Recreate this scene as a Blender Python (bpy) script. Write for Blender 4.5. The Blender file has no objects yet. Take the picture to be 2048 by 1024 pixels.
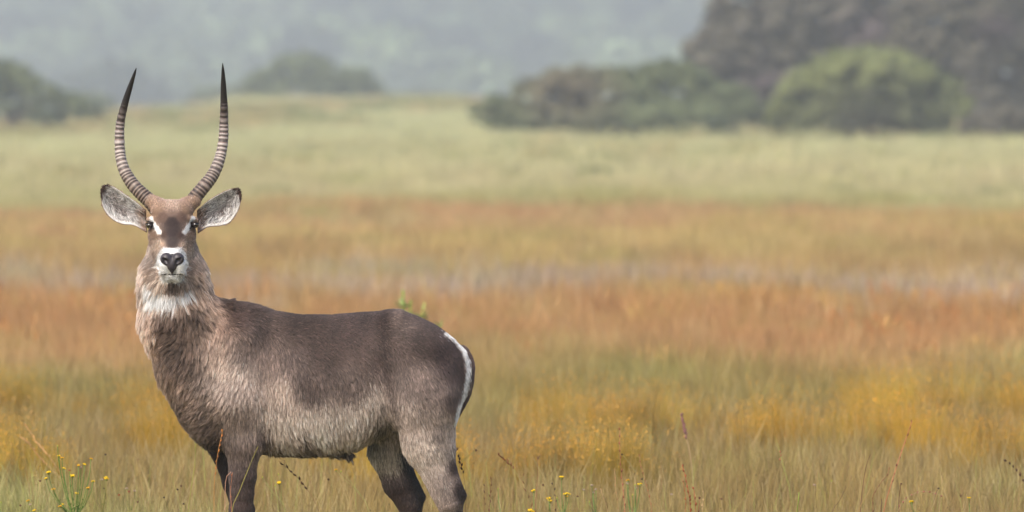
import bpy, math, random
import numpy as np
from mathutils import Vector, kdtree

random.seed(11)
rng = np.random.default_rng(11)
scene = bpy.context.scene
col = scene.collection

# ------------------------------------------------------------------ camera, sky, sun, exposure
CAM_D, CAM_H, FPX, HOR = 30.0, 2.2, 13200.0, 207.0     # metres to the antelope, eye height, focal length in photo pixels, horizon row
cam_data = bpy.data.cameras.new('camera')
cam = bpy.data.objects.new('camera', cam_data)
col.objects.link(cam)
cam.location = (0, -CAM_D, CAM_H)
cam.rotation_euler = (math.radians(90), 0, 0)
cam_data.sensor_width = 36
cam_data.lens = FPX / 2048 * 36
cam_data.shift_y = -(512 - HOR) / 2048
cam_data.clip_end = 9000
cam_data.dof.use_dof = True
cam_data.dof.focus_distance = CAM_D - 0.12
cam_data.dof.aperture_fstop = 3.4
scene.camera = cam

SUN_EL, SUN_AZ = math.radians(46), math.radians(212)   # azimuth clockwise from +Y: behind the camera, to its left
world = bpy.data.worlds.new('World')
scene.world = world
world.use_nodes = True
wn = world.node_tree.nodes
sky = wn.new('ShaderNodeTexSky')
sky.sky_type = 'NISHITA'
sky.sun_disc = False
sky.sun_elevation = SUN_EL
sky.sun_rotation = SUN_AZ
sky.air_density = 1.0
sky.dust_density = 4.5
sky.ozone_density = 1.0
world.node_tree.links.new(sky.outputs[0], wn['Background'].inputs[0])
wn['Background'].inputs[1].default_value = 0.145

sun_data = bpy.data.lights.new('sun', 'SUN')
sun_data.energy = 1.75
sun_data.angle = math.radians(28)
sun_data.color = (1.0, 0.95, 0.86)
sun = bpy.data.objects.new('sun', sun_data)
col.objects.link(sun)
sd = Vector((math.sin(SUN_AZ) * math.cos(SUN_EL), math.cos(SUN_AZ) * math.cos(SUN_EL), math.sin(SUN_EL)))
sun.rotation_euler = sd.to_track_quat('Z', 'Y').to_euler()
sun.location = (0, 0, 60)

scene.view_settings.view_transform = 'Standard'
scene.view_settings.look = 'None'
scene.view_settings.gamma = 1
scene.view_settings.use_curve_mapping = False
scene.view_settings.exposure = 0.75
scene.cycles.max_bounces = 8
scene.cycles.diffuse_bounces = 3
scene.cycles.glossy_bounces = 3
scene.cycles.transmission_bounces = 5
scene.cycles.volume_bounces = 2
scene.cycles.transparent_max_bounces = 8
scene.cycles.use_denoising = True

# ------------------------------------------------------------------ helpers
def lin(c):
    c = np.asarray(c, float) / 255.0
    return np.where(c <= 0.04045, c / 12.92, ((c + 0.055) / 1.055) ** 2.4)

def L4(c, k=1.0):
    r = lin(c) * k
    return (float(r[0]), float(r[1]), float(r[2]), 1.0)

def P(px, py, y=0.0):
    """photo column and row at depth y -> point in the place (metres)"""
    d = CAM_D + y
    return np.array([(px - 1024) * d / FPX, y, CAM_H - (py - HOR) * d / FPX])

def to_px(p):
    d = CAM_D + p[:, 1]
    return 1024 + p[:, 0] * FPX / d, HOR + (CAM_H - p[:, 2]) * FPX / d

def tag(o, label=None, cat=None, group=None, kind=None):
    if label: o['label'] = label
    if cat: o['category'] = cat
    if group: o['group'] = group
    if kind: o['kind'] = kind
    return o

def empty(name, loc):
    o = bpy.data.objects.new(name, None)
    o.empty_display_size = 0.2
    o.location = loc
    col.objects.link(o)
    return o

def link(name, data, parent=None, loc=None):
    o = bpy.data.objects.new(name, data)
    col.objects.link(o)
    if parent is not None:
        o.parent = parent
    if loc is not None:
        o.location = loc
    return o

def mesh_np(name, verts, faces, mat=None, smooth=True, colors=None):
    """faces: (n,3) or (n,4) array"""
    verts = np.asarray(verts, np.float32); faces = np.asarray(faces, np.int32)
    me = bpy.data.meshes.new(name)
    me.vertices.add(len(verts)); me.vertices.foreach_set('co', verts.ravel())
    k = faces.shape[1]
    me.loops.add(faces.size); me.loops.foreach_set('vertex_index', faces.ravel())
    me.polygons.add(len(faces))
    me.polygons.foreach_set('loop_start', np.arange(0, faces.size, k, dtype=np.int32))
    me.update(calc_edges=True)
    if smooth:
        me.polygons.foreach_set('use_smooth', np.ones(len(faces), bool))
    if colors is not None:
        a = me.attributes.new('col', 'FLOAT_COLOR', 'POINT')
        c = np.ones((len(verts), 4), np.float32); c[:, :3] = colors
        a.data.foreach_set('color', c.ravel())
    if mat: me.materials.append(mat)
    me.validate()
    return me

class MB:
    """collects simple pieces into one mesh"""
    def __init__(s): s.v = []; s.f = []; s.n = 0; s.c = []
    def add(s, v, f, c=None):
        v = np.asarray(v, float)
        s.v.append(v); s.f += [tuple(i + s.n for i in q) for q in f]; s.n += len(v)
        s.c.append(np.tile(np.asarray(c if c is not None else (1, 1, 1), float), (len(v), 1)) if (c is None or np.ndim(c) == 1) else np.asarray(c))
    def tube(s, pts, rad, n=5, c=None):
        pts = [np.asarray(p, float) for p in pts]
        rings = []; prev = None
        for i, p in enumerate(pts):
            t = pts[min(i + 1, len(pts) - 1)] - pts[max(i - 1, 0)]
            t = t / (np.linalg.norm(t) + 1e-12)
            if prev is None:
                a = np.cross(t, (0, 1, 0.13)); a /= np.linalg.norm(a)
            else:
                a = prev - t * np.dot(prev, t); a /= np.linalg.norm(a)
            prev = a; b = np.cross(t, a)
            r = rad[i] if np.ndim(rad) else rad
            rings.append([p + r * (math.cos(2 * math.pi * k / n) * a + math.sin(2 * math.pi * k / n) * b) for k in range(n)])
        v = [q for r in rings for q in r]
        f = []
        for i in range(len(pts) - 1):
            for k in range(n):
                f.append((i * n + k, i * n + (k + 1) % n, (i + 1) * n + (k + 1) % n, (i + 1) * n + k))
        f.append(tuple(range(n))[::-1]); f.append(tuple((len(pts) - 1) * n + k for k in range(n)))
        s.add(v, f, c)
    def ball(s, cen, r, nu=7, nv=5, c=None, jit=0.0):
        cen = np.asarray(cen, float); r = np.asarray(r, float) * np.ones(3)
        v = [cen + r * (0, 0, 1)]
        for j in range(1, nv):
            th = math.pi * j / nv
            for i in range(nu):
                ph = 2 * math.pi * i / nu + j * 0.3
                q = np.array([math.sin(th) * math.cos(ph), math.sin(th) * math.sin(ph), math.cos(th)])
                v.append(cen + r * q * (1 + random.uniform(-jit, jit)))
        v.append(cen - r * (0, 0, 1))
        f = [(0, 1 + i, 1 + (i + 1) % nu) for i in range(nu)]
        for j in range(nv - 2):
            a = 1 + j * nu; b = a + nu
            f += [(a + i, b + i, b + (i + 1) % nu, a + (i + 1) % nu) for i in range(nu)]
        a = 1 + (nv - 2) * nu; e = len(v) - 1
        f += [(a + i, e, a + (i + 1) % nu) for i in range(nu)]
        s.add(v, f, c)
    def mesh(s, name, mat, smooth=True):
        me = bpy.data.meshes.new(name)
        v = np.concatenate(s.v)
        me.from_pydata(v.tolist(), [], s.f)
        if smooth: me.polygons.foreach_set('use_smooth', np.ones(len(me.polygons), bool))
        a = me.attributes.new('col', 'FLOAT_COLOR', 'POINT')
        c = np.ones((len(v), 4), np.float32); c[:, :3] = np.concatenate(s.c)
        a.data.foreach_set('color', c.ravel())
        if mat: me.materials.append(mat)
        return me
    def build(s, name, mat, parent=None, loc=None, smooth=True):
        return link(name, s.mesh(name, mat, smooth), parent, loc)

def N(nt, kind, **kw):
    n = nt.nodes.new(kind)
    for k, v in kw.items():
        if k.startswith('i_'):
            n.inputs[k[2:].replace('_', ' ')].default_value = v
        else:
            setattr(n, k, v)
    return n

def new_mat(name):
    m = bpy.data.materials.new(name); m.use_nodes = True
    nt = m.node_tree
    b = nt.nodes['Principled BSDF']
    b.inputs['Specular IOR Level'].default_value = 0.3
    return m, nt, b

def math_node(nt, op, a, b=None, c=None, clamp=False):
    n = nt.nodes.new('ShaderNodeMath'); n.operation = op; n.use_clamp = clamp
    for i, x in enumerate((a, b, c)):
        if x is None: continue
        if isinstance(x, (int, float)): n.inputs[i].default_value = x
        else: nt.links.new(x, n.inputs[i])
    return n.outputs[0]

def mix_col(nt, fac, a, b, blend='MIX'):
    n = nt.nodes.new('ShaderNodeMix'); n.data_type = 'RGBA'; n.blend_type = blend
    for i, x in ((0, fac), (6, a), (7, b)):
        if isinstance(x, (int, float)): n.inputs[i].default_value = x
        elif isinstance(x, tuple): n.inputs[i].default_value = x
        else: nt.links.new(x, n.inputs[i])
    return n.outputs[2]

def ramp(nt, fac, stops, interp='LINEAR'):
    n = nt.nodes.new('ShaderNodeValToRGB'); cr = n.color_ramp; cr.interpolation = interp
    while len(cr.elements) > 1: cr.elements.remove(cr.elements[-1])
    cr.elements[0].position = stops[0][0]; cr.elements[0].color = stops[0][1]
    for p, c in stops[1:]:
        e = cr.elements.new(p); e.color = c
    nt.links.new(fac, n.inputs[0])
    return n.outputs[0]

def noise(nt, vec, scale, detail=2.0, rough=0.5):
    n = nt.nodes.new('ShaderNodeTexNoise')
    n.inputs['Scale'].default_value = scale; n.inputs['Detail'].default_value = detail
    n.inputs['Roughness'].default_value = rough
    if vec is not None: nt.links.new(vec, n.inputs['Vector'])
    return n.outputs['Fac']

def attr_mat(name, rough=0.7, spec=0.2, nscale=60, namp=0.25, transl=0.0, bump=0.0):
    """colour carried by the piece, with grain"""
    m, nt, b = new_mat(name)
    a = N(nt, 'ShaderNodeAttribute', attribute_name='col')
    tc = nt.nodes.new('ShaderNodeTexCoord')
    nz = noise(nt, tc.outputs['Object'], nscale, 3)
    k = math_node(nt, 'MULTIPLY_ADD', nz, 2 * namp, 1 - namp)
    hsv = nt.nodes.new('ShaderNodeHueSaturation')
    nt.links.new(a.outputs['Color'], hsv.inputs['Color']); nt.links.new(k, hsv.inputs['Value'])
    nt.links.new(hsv.outputs[0], b.inputs['Base Color'])
    b.inputs['Roughness'].default_value = rough
    b.inputs['Specular IOR Level'].default_value = spec
    if bump:
        bn = nt.nodes.new('ShaderNodeBump'); bn.inputs['Strength'].default_value = bump; bn.inputs['Distance'].default_value = 0.002
        nt.links.new(nz, bn.inputs['Height']); nt.links.new(bn.outputs[0], b.inputs['Normal'])
    if transl:
        t = nt.nodes.new('ShaderNodeBsdfTranslucent'); nt.links.new(hsv.outputs[0], t.inputs[0])
        mx = nt.nodes.new('ShaderNodeMixShader'); mx.inputs[0].default_value = transl
        nt.links.new(b.outputs[0], mx.inputs[1]); nt.links.new(t.outputs[0], mx.inputs[2])
        nt.links.new(mx.outputs[0], nt.nodes['Material Output'].inputs[0])
    return m

# ------------------------------------------------------------------ ground, with its bands of differently coloured grass
def smooth(a, b, x):
    t = np.clip((x - a) / (b - a), 0, 1); return t * t * (3 - 2 * t)

def ground_z(x, y):
    """gentle swell rising at the far left of the field, falling away behind it"""
    x = np.asarray(x, float); y = np.asarray(y, float)
    d = y + CAM_D
    side = 1024 + x * FPX / np.maximum(d, 60)                 # bearing
    lift = np.interp(side, [-2500, -300, 160, 260, 400, 470, 900, 1050, 1400, 4000], [0.2, 0.2, 0.3, 1.3, 1.5, 2.5, 2.5, 1.2, 0.2, 0.2])
    rise = smooth(250, 690, d)
    fall = smooth(800, 1300, d) * 4.0
    und = 0.05 * np.sin(x * 0.31 + y * 0.07) + 0.05 * np.sin(x * 0.13 - y * 0.19 + 1.3)
    return lift * rise - fall + und * smooth(45, 120, d)

def field_colour(nt):
    geo = nt.nodes.new('ShaderNodeNewGeometry')
    sep = nt.nodes.new('ShaderNodeSeparateXYZ'); nt.links.new(geo.outputs['Position'], sep.inputs[0])
    mp = nt.nodes.new('ShaderNodeMapping'); mp.inputs['Scale'].default_value = (1, 0.45, 0); nt.links.new(geo.outputs['Position'], mp.inputs[0])
    n1 = noise(nt, mp.outputs[0], 0.16, 4, 0.6)
    n2 = noise(nt, mp.outputs[0], 0.9, 3, 0.6)
    dist = math_node(nt, 'MAXIMUM', math_node(nt, 'ADD', sep.outputs['Y'], CAM_D), 20.0)
    t = math_node(nt, 'DIVIDE', 23760.0, dist)
    # bands bend a little and lean down to the left/right across the field
    w = math_node(nt, 'MULTIPLY', math_node(nt, 'SUBTRACT', n1, 0.5), 0.85)
    w2 = math_node(nt, 'MULTIPLY', math_node(nt, 'SUBTRACT', n2, 0.5), 0.16)
    v = math_node(nt, 'MULTIPLY', t, math_node(nt, 'ADD', math_node(nt, 'ADD', w, w2), 1.0))
    v = math_node(nt, 'DIVIDE', v, 900.0, clamp=True)
    bands = [(0, (183, 182, 136)), (50, (183, 184, 132)), (100, (181, 178, 130)), (150, (183, 173, 130)), (178, (174, 169, 117)), (192, (164, 157, 103)), (208, (180, 136, 92)), (225, (182, 138, 94)), (240, (182, 156, 93)), (262, (180, 152, 91)), (280, (156, 121, 77)), (300, (172, 141, 82)), (308, (180, 145, 82)), (320, (166, 146, 132)), (342, (166, 146, 132)), (354, (176, 135, 76)), (378, (176, 126, 73)), (420, (176, 130, 78)), (455, (171, 133, 78)), (478, (159, 130, 71)), (520, (143, 125, 62)), (555, (145, 126, 67)), (590, (152, 126, 71)), (640, (150, 125, 67)), (690, (146, 125, 69)), (740, (155, 147, 86)), (820, (153, 149, 86)), (900, (145, 143, 84))]
    c = ramp(nt, v, [(p / 900.0, L4(q, 0.84)) for p, q in bands])
    # fresh green and dull brown patches
    n3 = noise(nt, mp.outputs[0], 0.33, 3, 0.6)
    g = math_node(nt, 'MULTIPLY', math_node(nt, 'SUBTRACT', n3, 0.52), 7.0, clamp=True)
    c = mix_col(nt, math_node(nt, 'MULTIPLY', g, 0.5), c, L4((126, 136, 66)))
    n4 = noise(nt, mp.outputs[0], 0.5, 3, 0.6)
    br = math_node(nt, 'MULTIPLY', math_node(nt, 'SUBTRACT', n4, 0.53), 7.0, clamp=True)
    c = mix_col(nt, math_node(nt, 'MULTIPLY', br, 0.42), c, L4((122, 90, 58)))
    n6 = noise(nt, mp.outputs[0], 0.7, 4, 0.6)
    st_ = math_node(nt, 'MULTIPLY', math_node(nt, 'SUBTRACT', n6, 0.5), 7.0, clamp=True)
    c = mix_col(nt, math_node(nt, 'MULTIPLY', st_, 0.2), c, L4((186, 166, 112)))
    n5 = noise(nt, mp.outputs[0], 1.7, 4, 0.65)
    vv = math_node(nt, 'MULTIPLY_ADD', n5, 0.9, 0.55)
    hs = nt.nodes.new('ShaderNodeHueSaturation'); nt.links.new(vv, hs.inputs['Value']); hs.inputs['Saturation'].default_value = 0.90; nt.links.new(c, hs.inputs['Color'])
    return hs.outputs[0], n2

m_ground, nt, b = new_mat('ground_material')
c, n2 = field_colour(nt)
gg = noise(nt, nt.nodes.new('ShaderNodeTexCoord').outputs['Object'], 9.0, 5, 0.7)
c2 = mix_col(nt, math_node(nt, 'MULTIPLY', gg, 0.9), L4((84, 68, 44)), c)
nt.links.new(c2, b.inputs['Base Color']); b.inputs['Roughness'].default_value = 0.95
b.inputs['Specular IOR Level'].default_value = 0.05

def sheet(name, ds, half, cols, zf, mat):
    s = np.linspace(-1, 1, cols)
    s = np.sign(s) * np.abs(s) ** 1.5
    D, S = np.meshgrid(ds, s, indexing='ij')
    X = S * half(D); Y = D - CAM_D
    Z = zf(X, Y)
    v = np.stack([X, Y, Z], -1).reshape(-1, 3)
    i = np.arange(len(ds) - 1)[:, None] * cols + np.arange(cols - 1)[None]
    i = i.ravel()
    f = np.stack([i, i + 1, i + cols + 1, i + cols], 1)
    return link(name, mesh_np(name, v, f, mat))

ds = np.concatenate([np.linspace(-300, 10, 20), np.linspace(20, 120, 60), np.linspace(124, 1400, 170), np.linspace(1450, 3900, 30)])
gr = sheet('ground', ds, lambda d: 500 + 0.35 * np.abs(d), 161, ground_z, m_ground)
tag(gr, 'flat grassland ground banded in straw, orange and pale green', kind='structure')

# hills
def hill_z(x, y):
    d = y + CAM_D
    base = smooth(1250, 2500, d) * 88
    r = 9 * np.sin(x * 0.006 + 0.5) + 7 * np.sin(x * 0.013 + d * 0.004 + 2) + 5 * np.sin(x * 0.027 - d * 0.007) + 3 * np.sin(x * 0.05 + d * 0.02)
    return -6 + base + r * smooth(1300, 1900, d)

m_hill, nt, b = new_mat('hill_material')
tc = nt.nodes.new('ShaderNodeTexCoord')
nz = noise(nt, tc.outputs['Object'], 0.02, 5, 0.6)
nt.links.new(ramp(nt, nz, [(0.35, (0.03, 0.05, 0.025, 1)), (0.6, (0.07, 0.095, 0.04, 1))]), b.inputs['Base Color'])
b.inputs['Roughness'].default_value = 1.0
hl = sheet('hills', np.concatenate([np.linspace(1200, 2700, 90), np.linspace(2750, 3900, 20)]), lambda d: 300 + 0.45 * d, 141, hill_z, m_hill)
tag(hl, 'hazy blue green wooded hillside closing off the plain', kind='structure')

# the air between: pale even haze
hm = bpy.data.materials.new('haze_material'); hm.use_nodes = True
hn = hm.node_tree; hn.nodes.clear()
ho = hn.nodes.new('ShaderNodeOutputMaterial'); pv = hn.nodes.new('ShaderNodeVolumePrincipled')
pv.inputs['Color'].default_value = (0.86, 0.93, 1.0, 1)
pv.inputs['Density'].default_value = 0.00053
pv.inputs['Anisotropy'].default_value = 0.2
hn.links.new(pv.outputs[0], ho.inputs['Volume'])
x0, x1, y0, y1, z0, z1 = -2300, 2300, -420, 4000, -14, 135
hv = [(x, y, z) for x in (x0, x1) for y in (y0, y1) for z in (z0, z1)]
hf = [(0, 1, 3, 2), (4, 6, 7, 5), (0, 4, 5, 1), (2, 3, 7, 6), (0, 2, 6, 4), (1, 5, 7, 3)]
hz = link('haze', mesh_np('haze', hv, hf, hm, smooth=False))
tag(hz, 'pale haze hanging in the air over the plain', kind='stuff')

# ------------------------------------------------------------------ instancing of uncountable ground cover
def scatter(name, variants, pts, rot, scl, label, cat, lean=None):
    me = bpy.data.meshes.new(name)
    me.vertices.add(len(pts)); me.vertices.foreach_set('co', np.asarray(pts, np.float32).ravel())
    n = len(pts)
    e = np.zeros((n, 3), np.float32); e[:, 2] = rot
    if lean is not None: e[:, :2] = lean
    a = me.attributes.new('rot', 'FLOAT_VECTOR', 'POINT'); a.data.foreach_set('vector', e.ravel())
    a = me.attributes.new('scl', 'FLOAT_VECTOR', 'POINT'); a.data.foreach_set('vector', np.asarray(scl, np.float32).ravel())
    a = me.attributes.new('idx', 'INT', 'POINT'); a.data.foreach_set('value', rng.integers(0, len(variants), n).astype(np.int32))
    o = link(name, me)
    ng = bpy.data.node_groups.new(name + '_nodes', 'GeometryNodeTree')
    ng.interface.new_socket('Geometry', in_out='INPUT', socket_type='NodeSocketGeometry')
    ng.interface.new_socket('Geometry', in_out='OUTPUT', socket_type='NodeSocketGeometry')
    gi = ng.nodes.new('NodeGroupInput'); go = ng.nodes.new('NodeGroupOutput'); jn = ng.nodes.new('GeometryNodeJoinGeometry')
    def na(nm, ty):
        q = ng.nodes.new('GeometryNodeInputNamedAttribute'); q.data_type = ty; q.inputs['Name'].default_value = nm; return q.outputs[0]
    r_, s_, i_ = na('rot', 'FLOAT_VECTOR'), na('scl', 'FLOAT_VECTOR'), na('idx', 'INT')
    er = ng.nodes.new('FunctionNodeEulerToRotation'); ng.links.new(r_, er.inputs[0])
    for k, vo in enumerate(variants):
        oi = ng.nodes.new('GeometryNodeObjectInfo'); oi.inputs['Object'].default_value = vo
        cmp = ng.nodes.new('FunctionNodeCompare'); cmp.data_type = 'INT'; cmp.operation = 'EQUAL'
        ng.links.new(i_, cmp.inputs[2]); cmp.inputs[3].default_value = k
        ip = ng.nodes.new('GeometryNodeInstanceOnPoints')
        ng.links.new(gi.outputs[0], ip.inputs['Points']); ng.links.new(cmp.outputs[0], ip.inputs['Selection'])
        ng.links.new(oi.outputs['Geometry'], ip.inputs['Instance'])
        ng.links.new(er.outputs[0], ip.inputs['Rotation']); ng.links.new(s_, ip.inputs['Scale'])
        ng.links.new(ip.outputs[0], jn.inputs[0])
    ng.links.new(jn.outputs[0], go.inputs[0])
    md = o.modifiers.new('scatter', 'NODES'); md.node_group = ng
    tag(o, label, cat, kind='stuff')
    return o

def blade_clump(name, mat, n, radius, h0, h1, w, bend=0.35, seed=0, head=None):
    r = np.random.default_rng(seed)
    V = []; F = []; C = []
    for i in range(n):
        a, rr = r.uniform(0, 2 * math.pi), radius * math.sqrt(r.random())
        base = np.array([rr * math.cos(a), rr * math.sin(a), -0.02])
        h = r.uniform(h0, h1); th = r.uniform(0, 2 * math.pi)
        dr = np.array([math.cos(th), math.sin(th), 0]); sd_ = np.array([-math.sin(th), math.cos(th), 0])
        ph = r.uniform(0, math.pi); sd_ = np.array([math.cos(ph), math.sin(ph), 0])
        bd = r.uniform(0.05, bend) * h
        k = len(V); ww = w * r.uniform(0.6, 1.3)
        sh = r.uniform(0.75, 1.2)
        p1 = base + (0, 0, h * 0.55) + dr * bd * 0.3
        p2 = base + (0, 0, h) + dr * bd
        V += [base - sd_ * ww / 2, base + sd_ * ww / 2, p1 - sd_ * ww * 0.42, p1 + sd_ * ww * 0.42, p2]
        F += [(k, k + 1, k + 3), (k, k + 3, k + 2), (k + 2, k + 3, k + 4)]
        C += [(sh, sh, sh)] * 5
        if head:
            hw, hl_, hc = head
            k = len(V); q = p1 + (p2 - p1) * 0.35; u = (p2 - p1); u /= np.linalg.norm(u)
            V += [q, q + u * hl_ * .5 - sd_ * hw, q + u * hl_ * .5 + sd_ * hw, q + u * hl_]
            F += [(k, k + 1, k + 2), (k + 1, k + 3, k + 2)]
            C += [hc] * 4
    me = mesh_np(name, V, F, mat, smooth=False, colors=np.array(C))
    return bpy.data.objects.new(name, me)      # source only, not linked: it shows through its scattered copies

def grass_mat(name, transl=0.3, tint=None, tintfac=0.0, gain=1.0):
    m, nt, b = new_mat(name)
    c, _ = field_colour(nt)
    if tint: c = mix_col(nt, tintfac, c, tint)
    oi = nt.nodes.new('ShaderNodeObjectInfo')
    rn = oi.outputs['Random']
    pale = math_node(nt, 'MULTIPLY', math_node(nt, 'SUBTRACT', rn, 0.75, clamp=True), 1.6)
    c = mix_col(nt, pale, c, L4((206, 190, 150)))
    r2 = math_node(nt, 'FRACT', math_node(nt, 'MULTIPLY', rn, 17.3))
    grn = math_node(nt, 'MULTIPLY', math_node(nt, 'SUBTRACT', r2, 0.8, clamp=True), 1.8)
    c = mix_col(nt, grn, c, L4((140, 150, 66)))
    at = N(nt, 'ShaderNodeAttribute', attribute_name='col')
    c = mix_col(nt, 1.0, c, at.outputs['Color'], 'MULTIPLY')
    val = math_node(nt, 'MULTIPLY', math_node(nt, 'MULTIPLY_ADD', math_node(nt, 'FRACT', math_node(nt, 'MULTIPLY', rn, 7.7)), 0.5, 0.75), gain)
    hsv = nt.nodes.new('ShaderNodeHueSaturation'); nt.links.new(c, hsv.inputs['Color']); nt.links.new(val, hsv.inputs['Value'])
    nt.links.new(hsv.outputs[0], b.inputs['Base Color']); b.inputs['Roughness'].default_value = 0.7
    b.inputs['Specular IOR Level'].default_value = 0.15
    t = nt.nodes.new('ShaderNodeBsdfTranslucent'); nt.links.new(hsv.outputs[0], t.inputs[0])
    mx = nt.nodes.new('ShaderNodeMixShader'); mx.inputs[0].default_value = transl
    nt.links.new(b.outputs[0], mx.inputs[1]); nt.links.new(t.outputs[0], mx.inputs[2])
    nt.links.new(mx.outputs[0], nt.nodes['Material Output'].inputs[0])
    return m

def field_points(d0, d1, dens, jit=1.0, power=1.0, margin=1.25, extra=1.5):
    hw = lambda d: 2.327 * d / CAM_D * margin + extra
    hm_ = hw(d1)
    n = int((d1 - d0) * 2 * hm_ * dens)
    d = rng.uniform(d0, d1, n); x = rng.uniform(-hm_, hm_, n)
    k = np.abs(x) < hw(d)
    d, x = d[k], x[k]
    y = d - CAM_D
    return np.stack([x, y, ground_z(x, y)], 1)

mg = grass_mat('grass_material', gain=1.3)
near = [blade_clump('grass_clump', mg, 26, 0.13, 0.14, 0.36, 0.0045, 0.5, s) for s in range(5)]
mid = [blade_clump('grass_clump', mg, 46, 0.35, 0.18, 0.46, 0.009, 0.45, 20 + s) for s in range(4)]
far = [blade_clump('grass_clump', mg, 60, 0.9, 0.2, 0.55, 0.03, 0.4, 40 + s) for s in range(4)]

def put(name, variants, pts, lab, cat='grass', s0=0.75, s1=1.25, hvar=0.2):
    n = len(pts); s = rng.uniform(s0, s1, n) * np.interp(pts[:, 1], [-8, 1, 6], [.55, .62, 1.0])
    sc = np.stack([s, s, s * rng.uniform(1 - hvar, 1 + hvar, n)], 1)
    lean = rng.normal(0, 0.09, (n, 2))
    return scatter(name, variants, pts, rng.uniform(0, 6.283, n), sc, lab, cat, lean)

mred = blade = None
m_seed, nt, b = new_mat('red_seed_material')
oi_ = nt.nodes.new('ShaderNodeObjectInfo')
nt.links.new(ramp(nt, oi_.outputs['Random'], [(0, L4((164, 106, 66))), (0.5, L4((184, 136, 82))), (1, L4((190, 160, 100)))]), b.inputs['Base Color'])
b.inputs['Roughness'].default_value = 0.8
m_gold, nt, b = new_mat('golden_flower_material')
oi_ = nt.nodes.new('ShaderNodeObjectInfo')
at_ = N(nt, 'ShaderNodeAttribute', attribute_name='col')
nt.links.new(mix_col(nt, 1.0, ramp(nt, oi_.outputs['Random'], [(0, L4((204, 140, 48))), (0.6, L4((210, 158, 62))), (1, L4((180, 140, 84)))]), at_.outputs['Color'], 'MULTIPLY'), b.inputs['Base Color'])
b.inputs['Roughness'].default_value = 0.8
def gold_clump(seed):
    r = np.random.default_rng(seed); V = []; F = []; C = []
    for i in range(220):
        a = r.uniform(0, 6.283); rr = .13 * math.sqrt(r.random()); h = r.uniform(.16, .40)
        q = np.array([rr * math.cos(a) * 1.3, rr * math.sin(a) * 1.3, h])
        k = len(V); s = r.uniform(.0018, .0042)
        u = r.normal(size=3); u /= np.linalg.norm(u); w = np.cross(u, r.normal(size=3)); w /= np.linalg.norm(w)
        V += [q - u * s, q - w * s, q + u * s, q + w * s]; F += [(k, k + 1, k + 2), (k, k + 2, k + 3)]; C += [(1, 1, 1)] * 4
        k = len(V); b0 = np.array([q[0] * .3, q[1] * .3, 0])
        V += [b0 - (.002, 0, 0), b0 + (.002, 0, 0), q]; F.append((k, k + 1, k + 2)); C += [(.55, .7, .6)] * 3
    return bpy.data.objects.new('gold_clump', mesh_np('gold_clump', V, F, m_gold, smooth=False, colors=np.array(C)))
def patchy(pts, sx, sy, seed, thr):
    r = np.random.default_rng(seed); f = np.zeros(len(pts))
    for _ in range(14):
        kx, ky, ph = r.normal(0, 1 / sx), r.normal(0, 1 / sy), r.uniform(0, 6.28)
        f += np.cos(pts[:, 0] * kx + pts[:, 1] * ky + ph)
    f /= math.sqrt(7)
    return pts[f + r.normal(0, .25, len(pts)) > thr]
put('meadow_grass', near, field_points(24, 62, 62), 'fine straw and green meadow grass around the antelope', s0=.7, s1=1.15)
put('meadow_grass', mid, field_points(60, 165, 9), 'orange and gold grass in the middle of the plain')
put('meadow_grass', far, field_points(160, 800, 0.9), 'pale green grass on the far side of the plain')

seedg = [blade_clump('seed_grass_clump', m_seed, 22, 0.12, 0.24, 0.42, 0.0028, 0.3, 60 + s, head=(0.006, 0.09, (1, 1, 1))) for s in range(4)]
m_tuft, nt, b = new_mat('tuft_material')
oi_ = nt.nodes.new('ShaderNodeObjectInfo')
nt.links.new(ramp(nt, oi_.outputs['Random'], [(0, L4((84, 94, 52))), (0.45, L4((120, 126, 66))), (0.7, L4((150, 122, 80))), (1, L4((186, 166, 120)))]), b.inputs['Base Color'])
b.inputs['Roughness'].default_value = 0.9
tufts = [blade_clump('tuft_clump', m_tuft, 90, 0.8, 0.3, 0.75, 0.05, 0.5, 90 + s) for s in range(4)]
tp_ = patchy(field_points(95, 620, 0.14), 9, 40, 8, -0.2)
ts_ = rng.uniform(.5, 1.5, len(tp_)) * np.interp(tp_[:, 1], [60, 500], [.55, 1.3])
scatter('field_tufts', tufts, tp_, rng.uniform(0, 6.28, len(tp_)), np.stack([ts_ * 1.3, ts_, ts_ * .8], 1), 'scattered darker green and brown tufts dotting the far field', 'grass')
put('red_seed_grass', seedg, patchy(field_points(51, 66, 7), 1.6, 2.5, 3, -0.1), 'rust and salmon seeding grass in a broad band behind the antelope')
put('golden_flowers', [gold_clump(80 + s) for s in range(4)], patchy(field_points(35.5, 44, 22), 0.30, 0.8, 5, 0.7), 'golden yellow wild flowers in soft patches behind the antelope', 'wild flowers')

# ------------------------------------------------------------------ leafy crowns for bushes and trees
def leaf_mat(name, dark, light, tint=None):
    m, nt, b = new_mat(name)
    a = N(nt, 'ShaderNodeAttribute', attribute_name='col')
    sep = nt.nodes.new('ShaderNodeSeparateColor'); nt.links.new(a.outputs['Color'], sep.inputs[0])
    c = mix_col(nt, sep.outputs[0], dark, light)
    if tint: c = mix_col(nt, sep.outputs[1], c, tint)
    nt.links.new(c, b.inputs['Base Color']); b.inputs['Roughness'].default_value = 0.6
    t = nt.nodes.new('ShaderNodeBsdfTranslucent'); nt.links.new(c, t.inputs[0])
    mx = nt.nodes.new('ShaderNodeMixShader'); mx.inputs[0].default_value = 0.25
    nt.links.new(b.outputs[0], mx.inputs[1]); nt.links.new(t.outputs[0], mx.inputs[2])
    nt.links.new(mx.outputs[0], nt.nodes['Material Output'].inputs[0])
    return m

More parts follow.
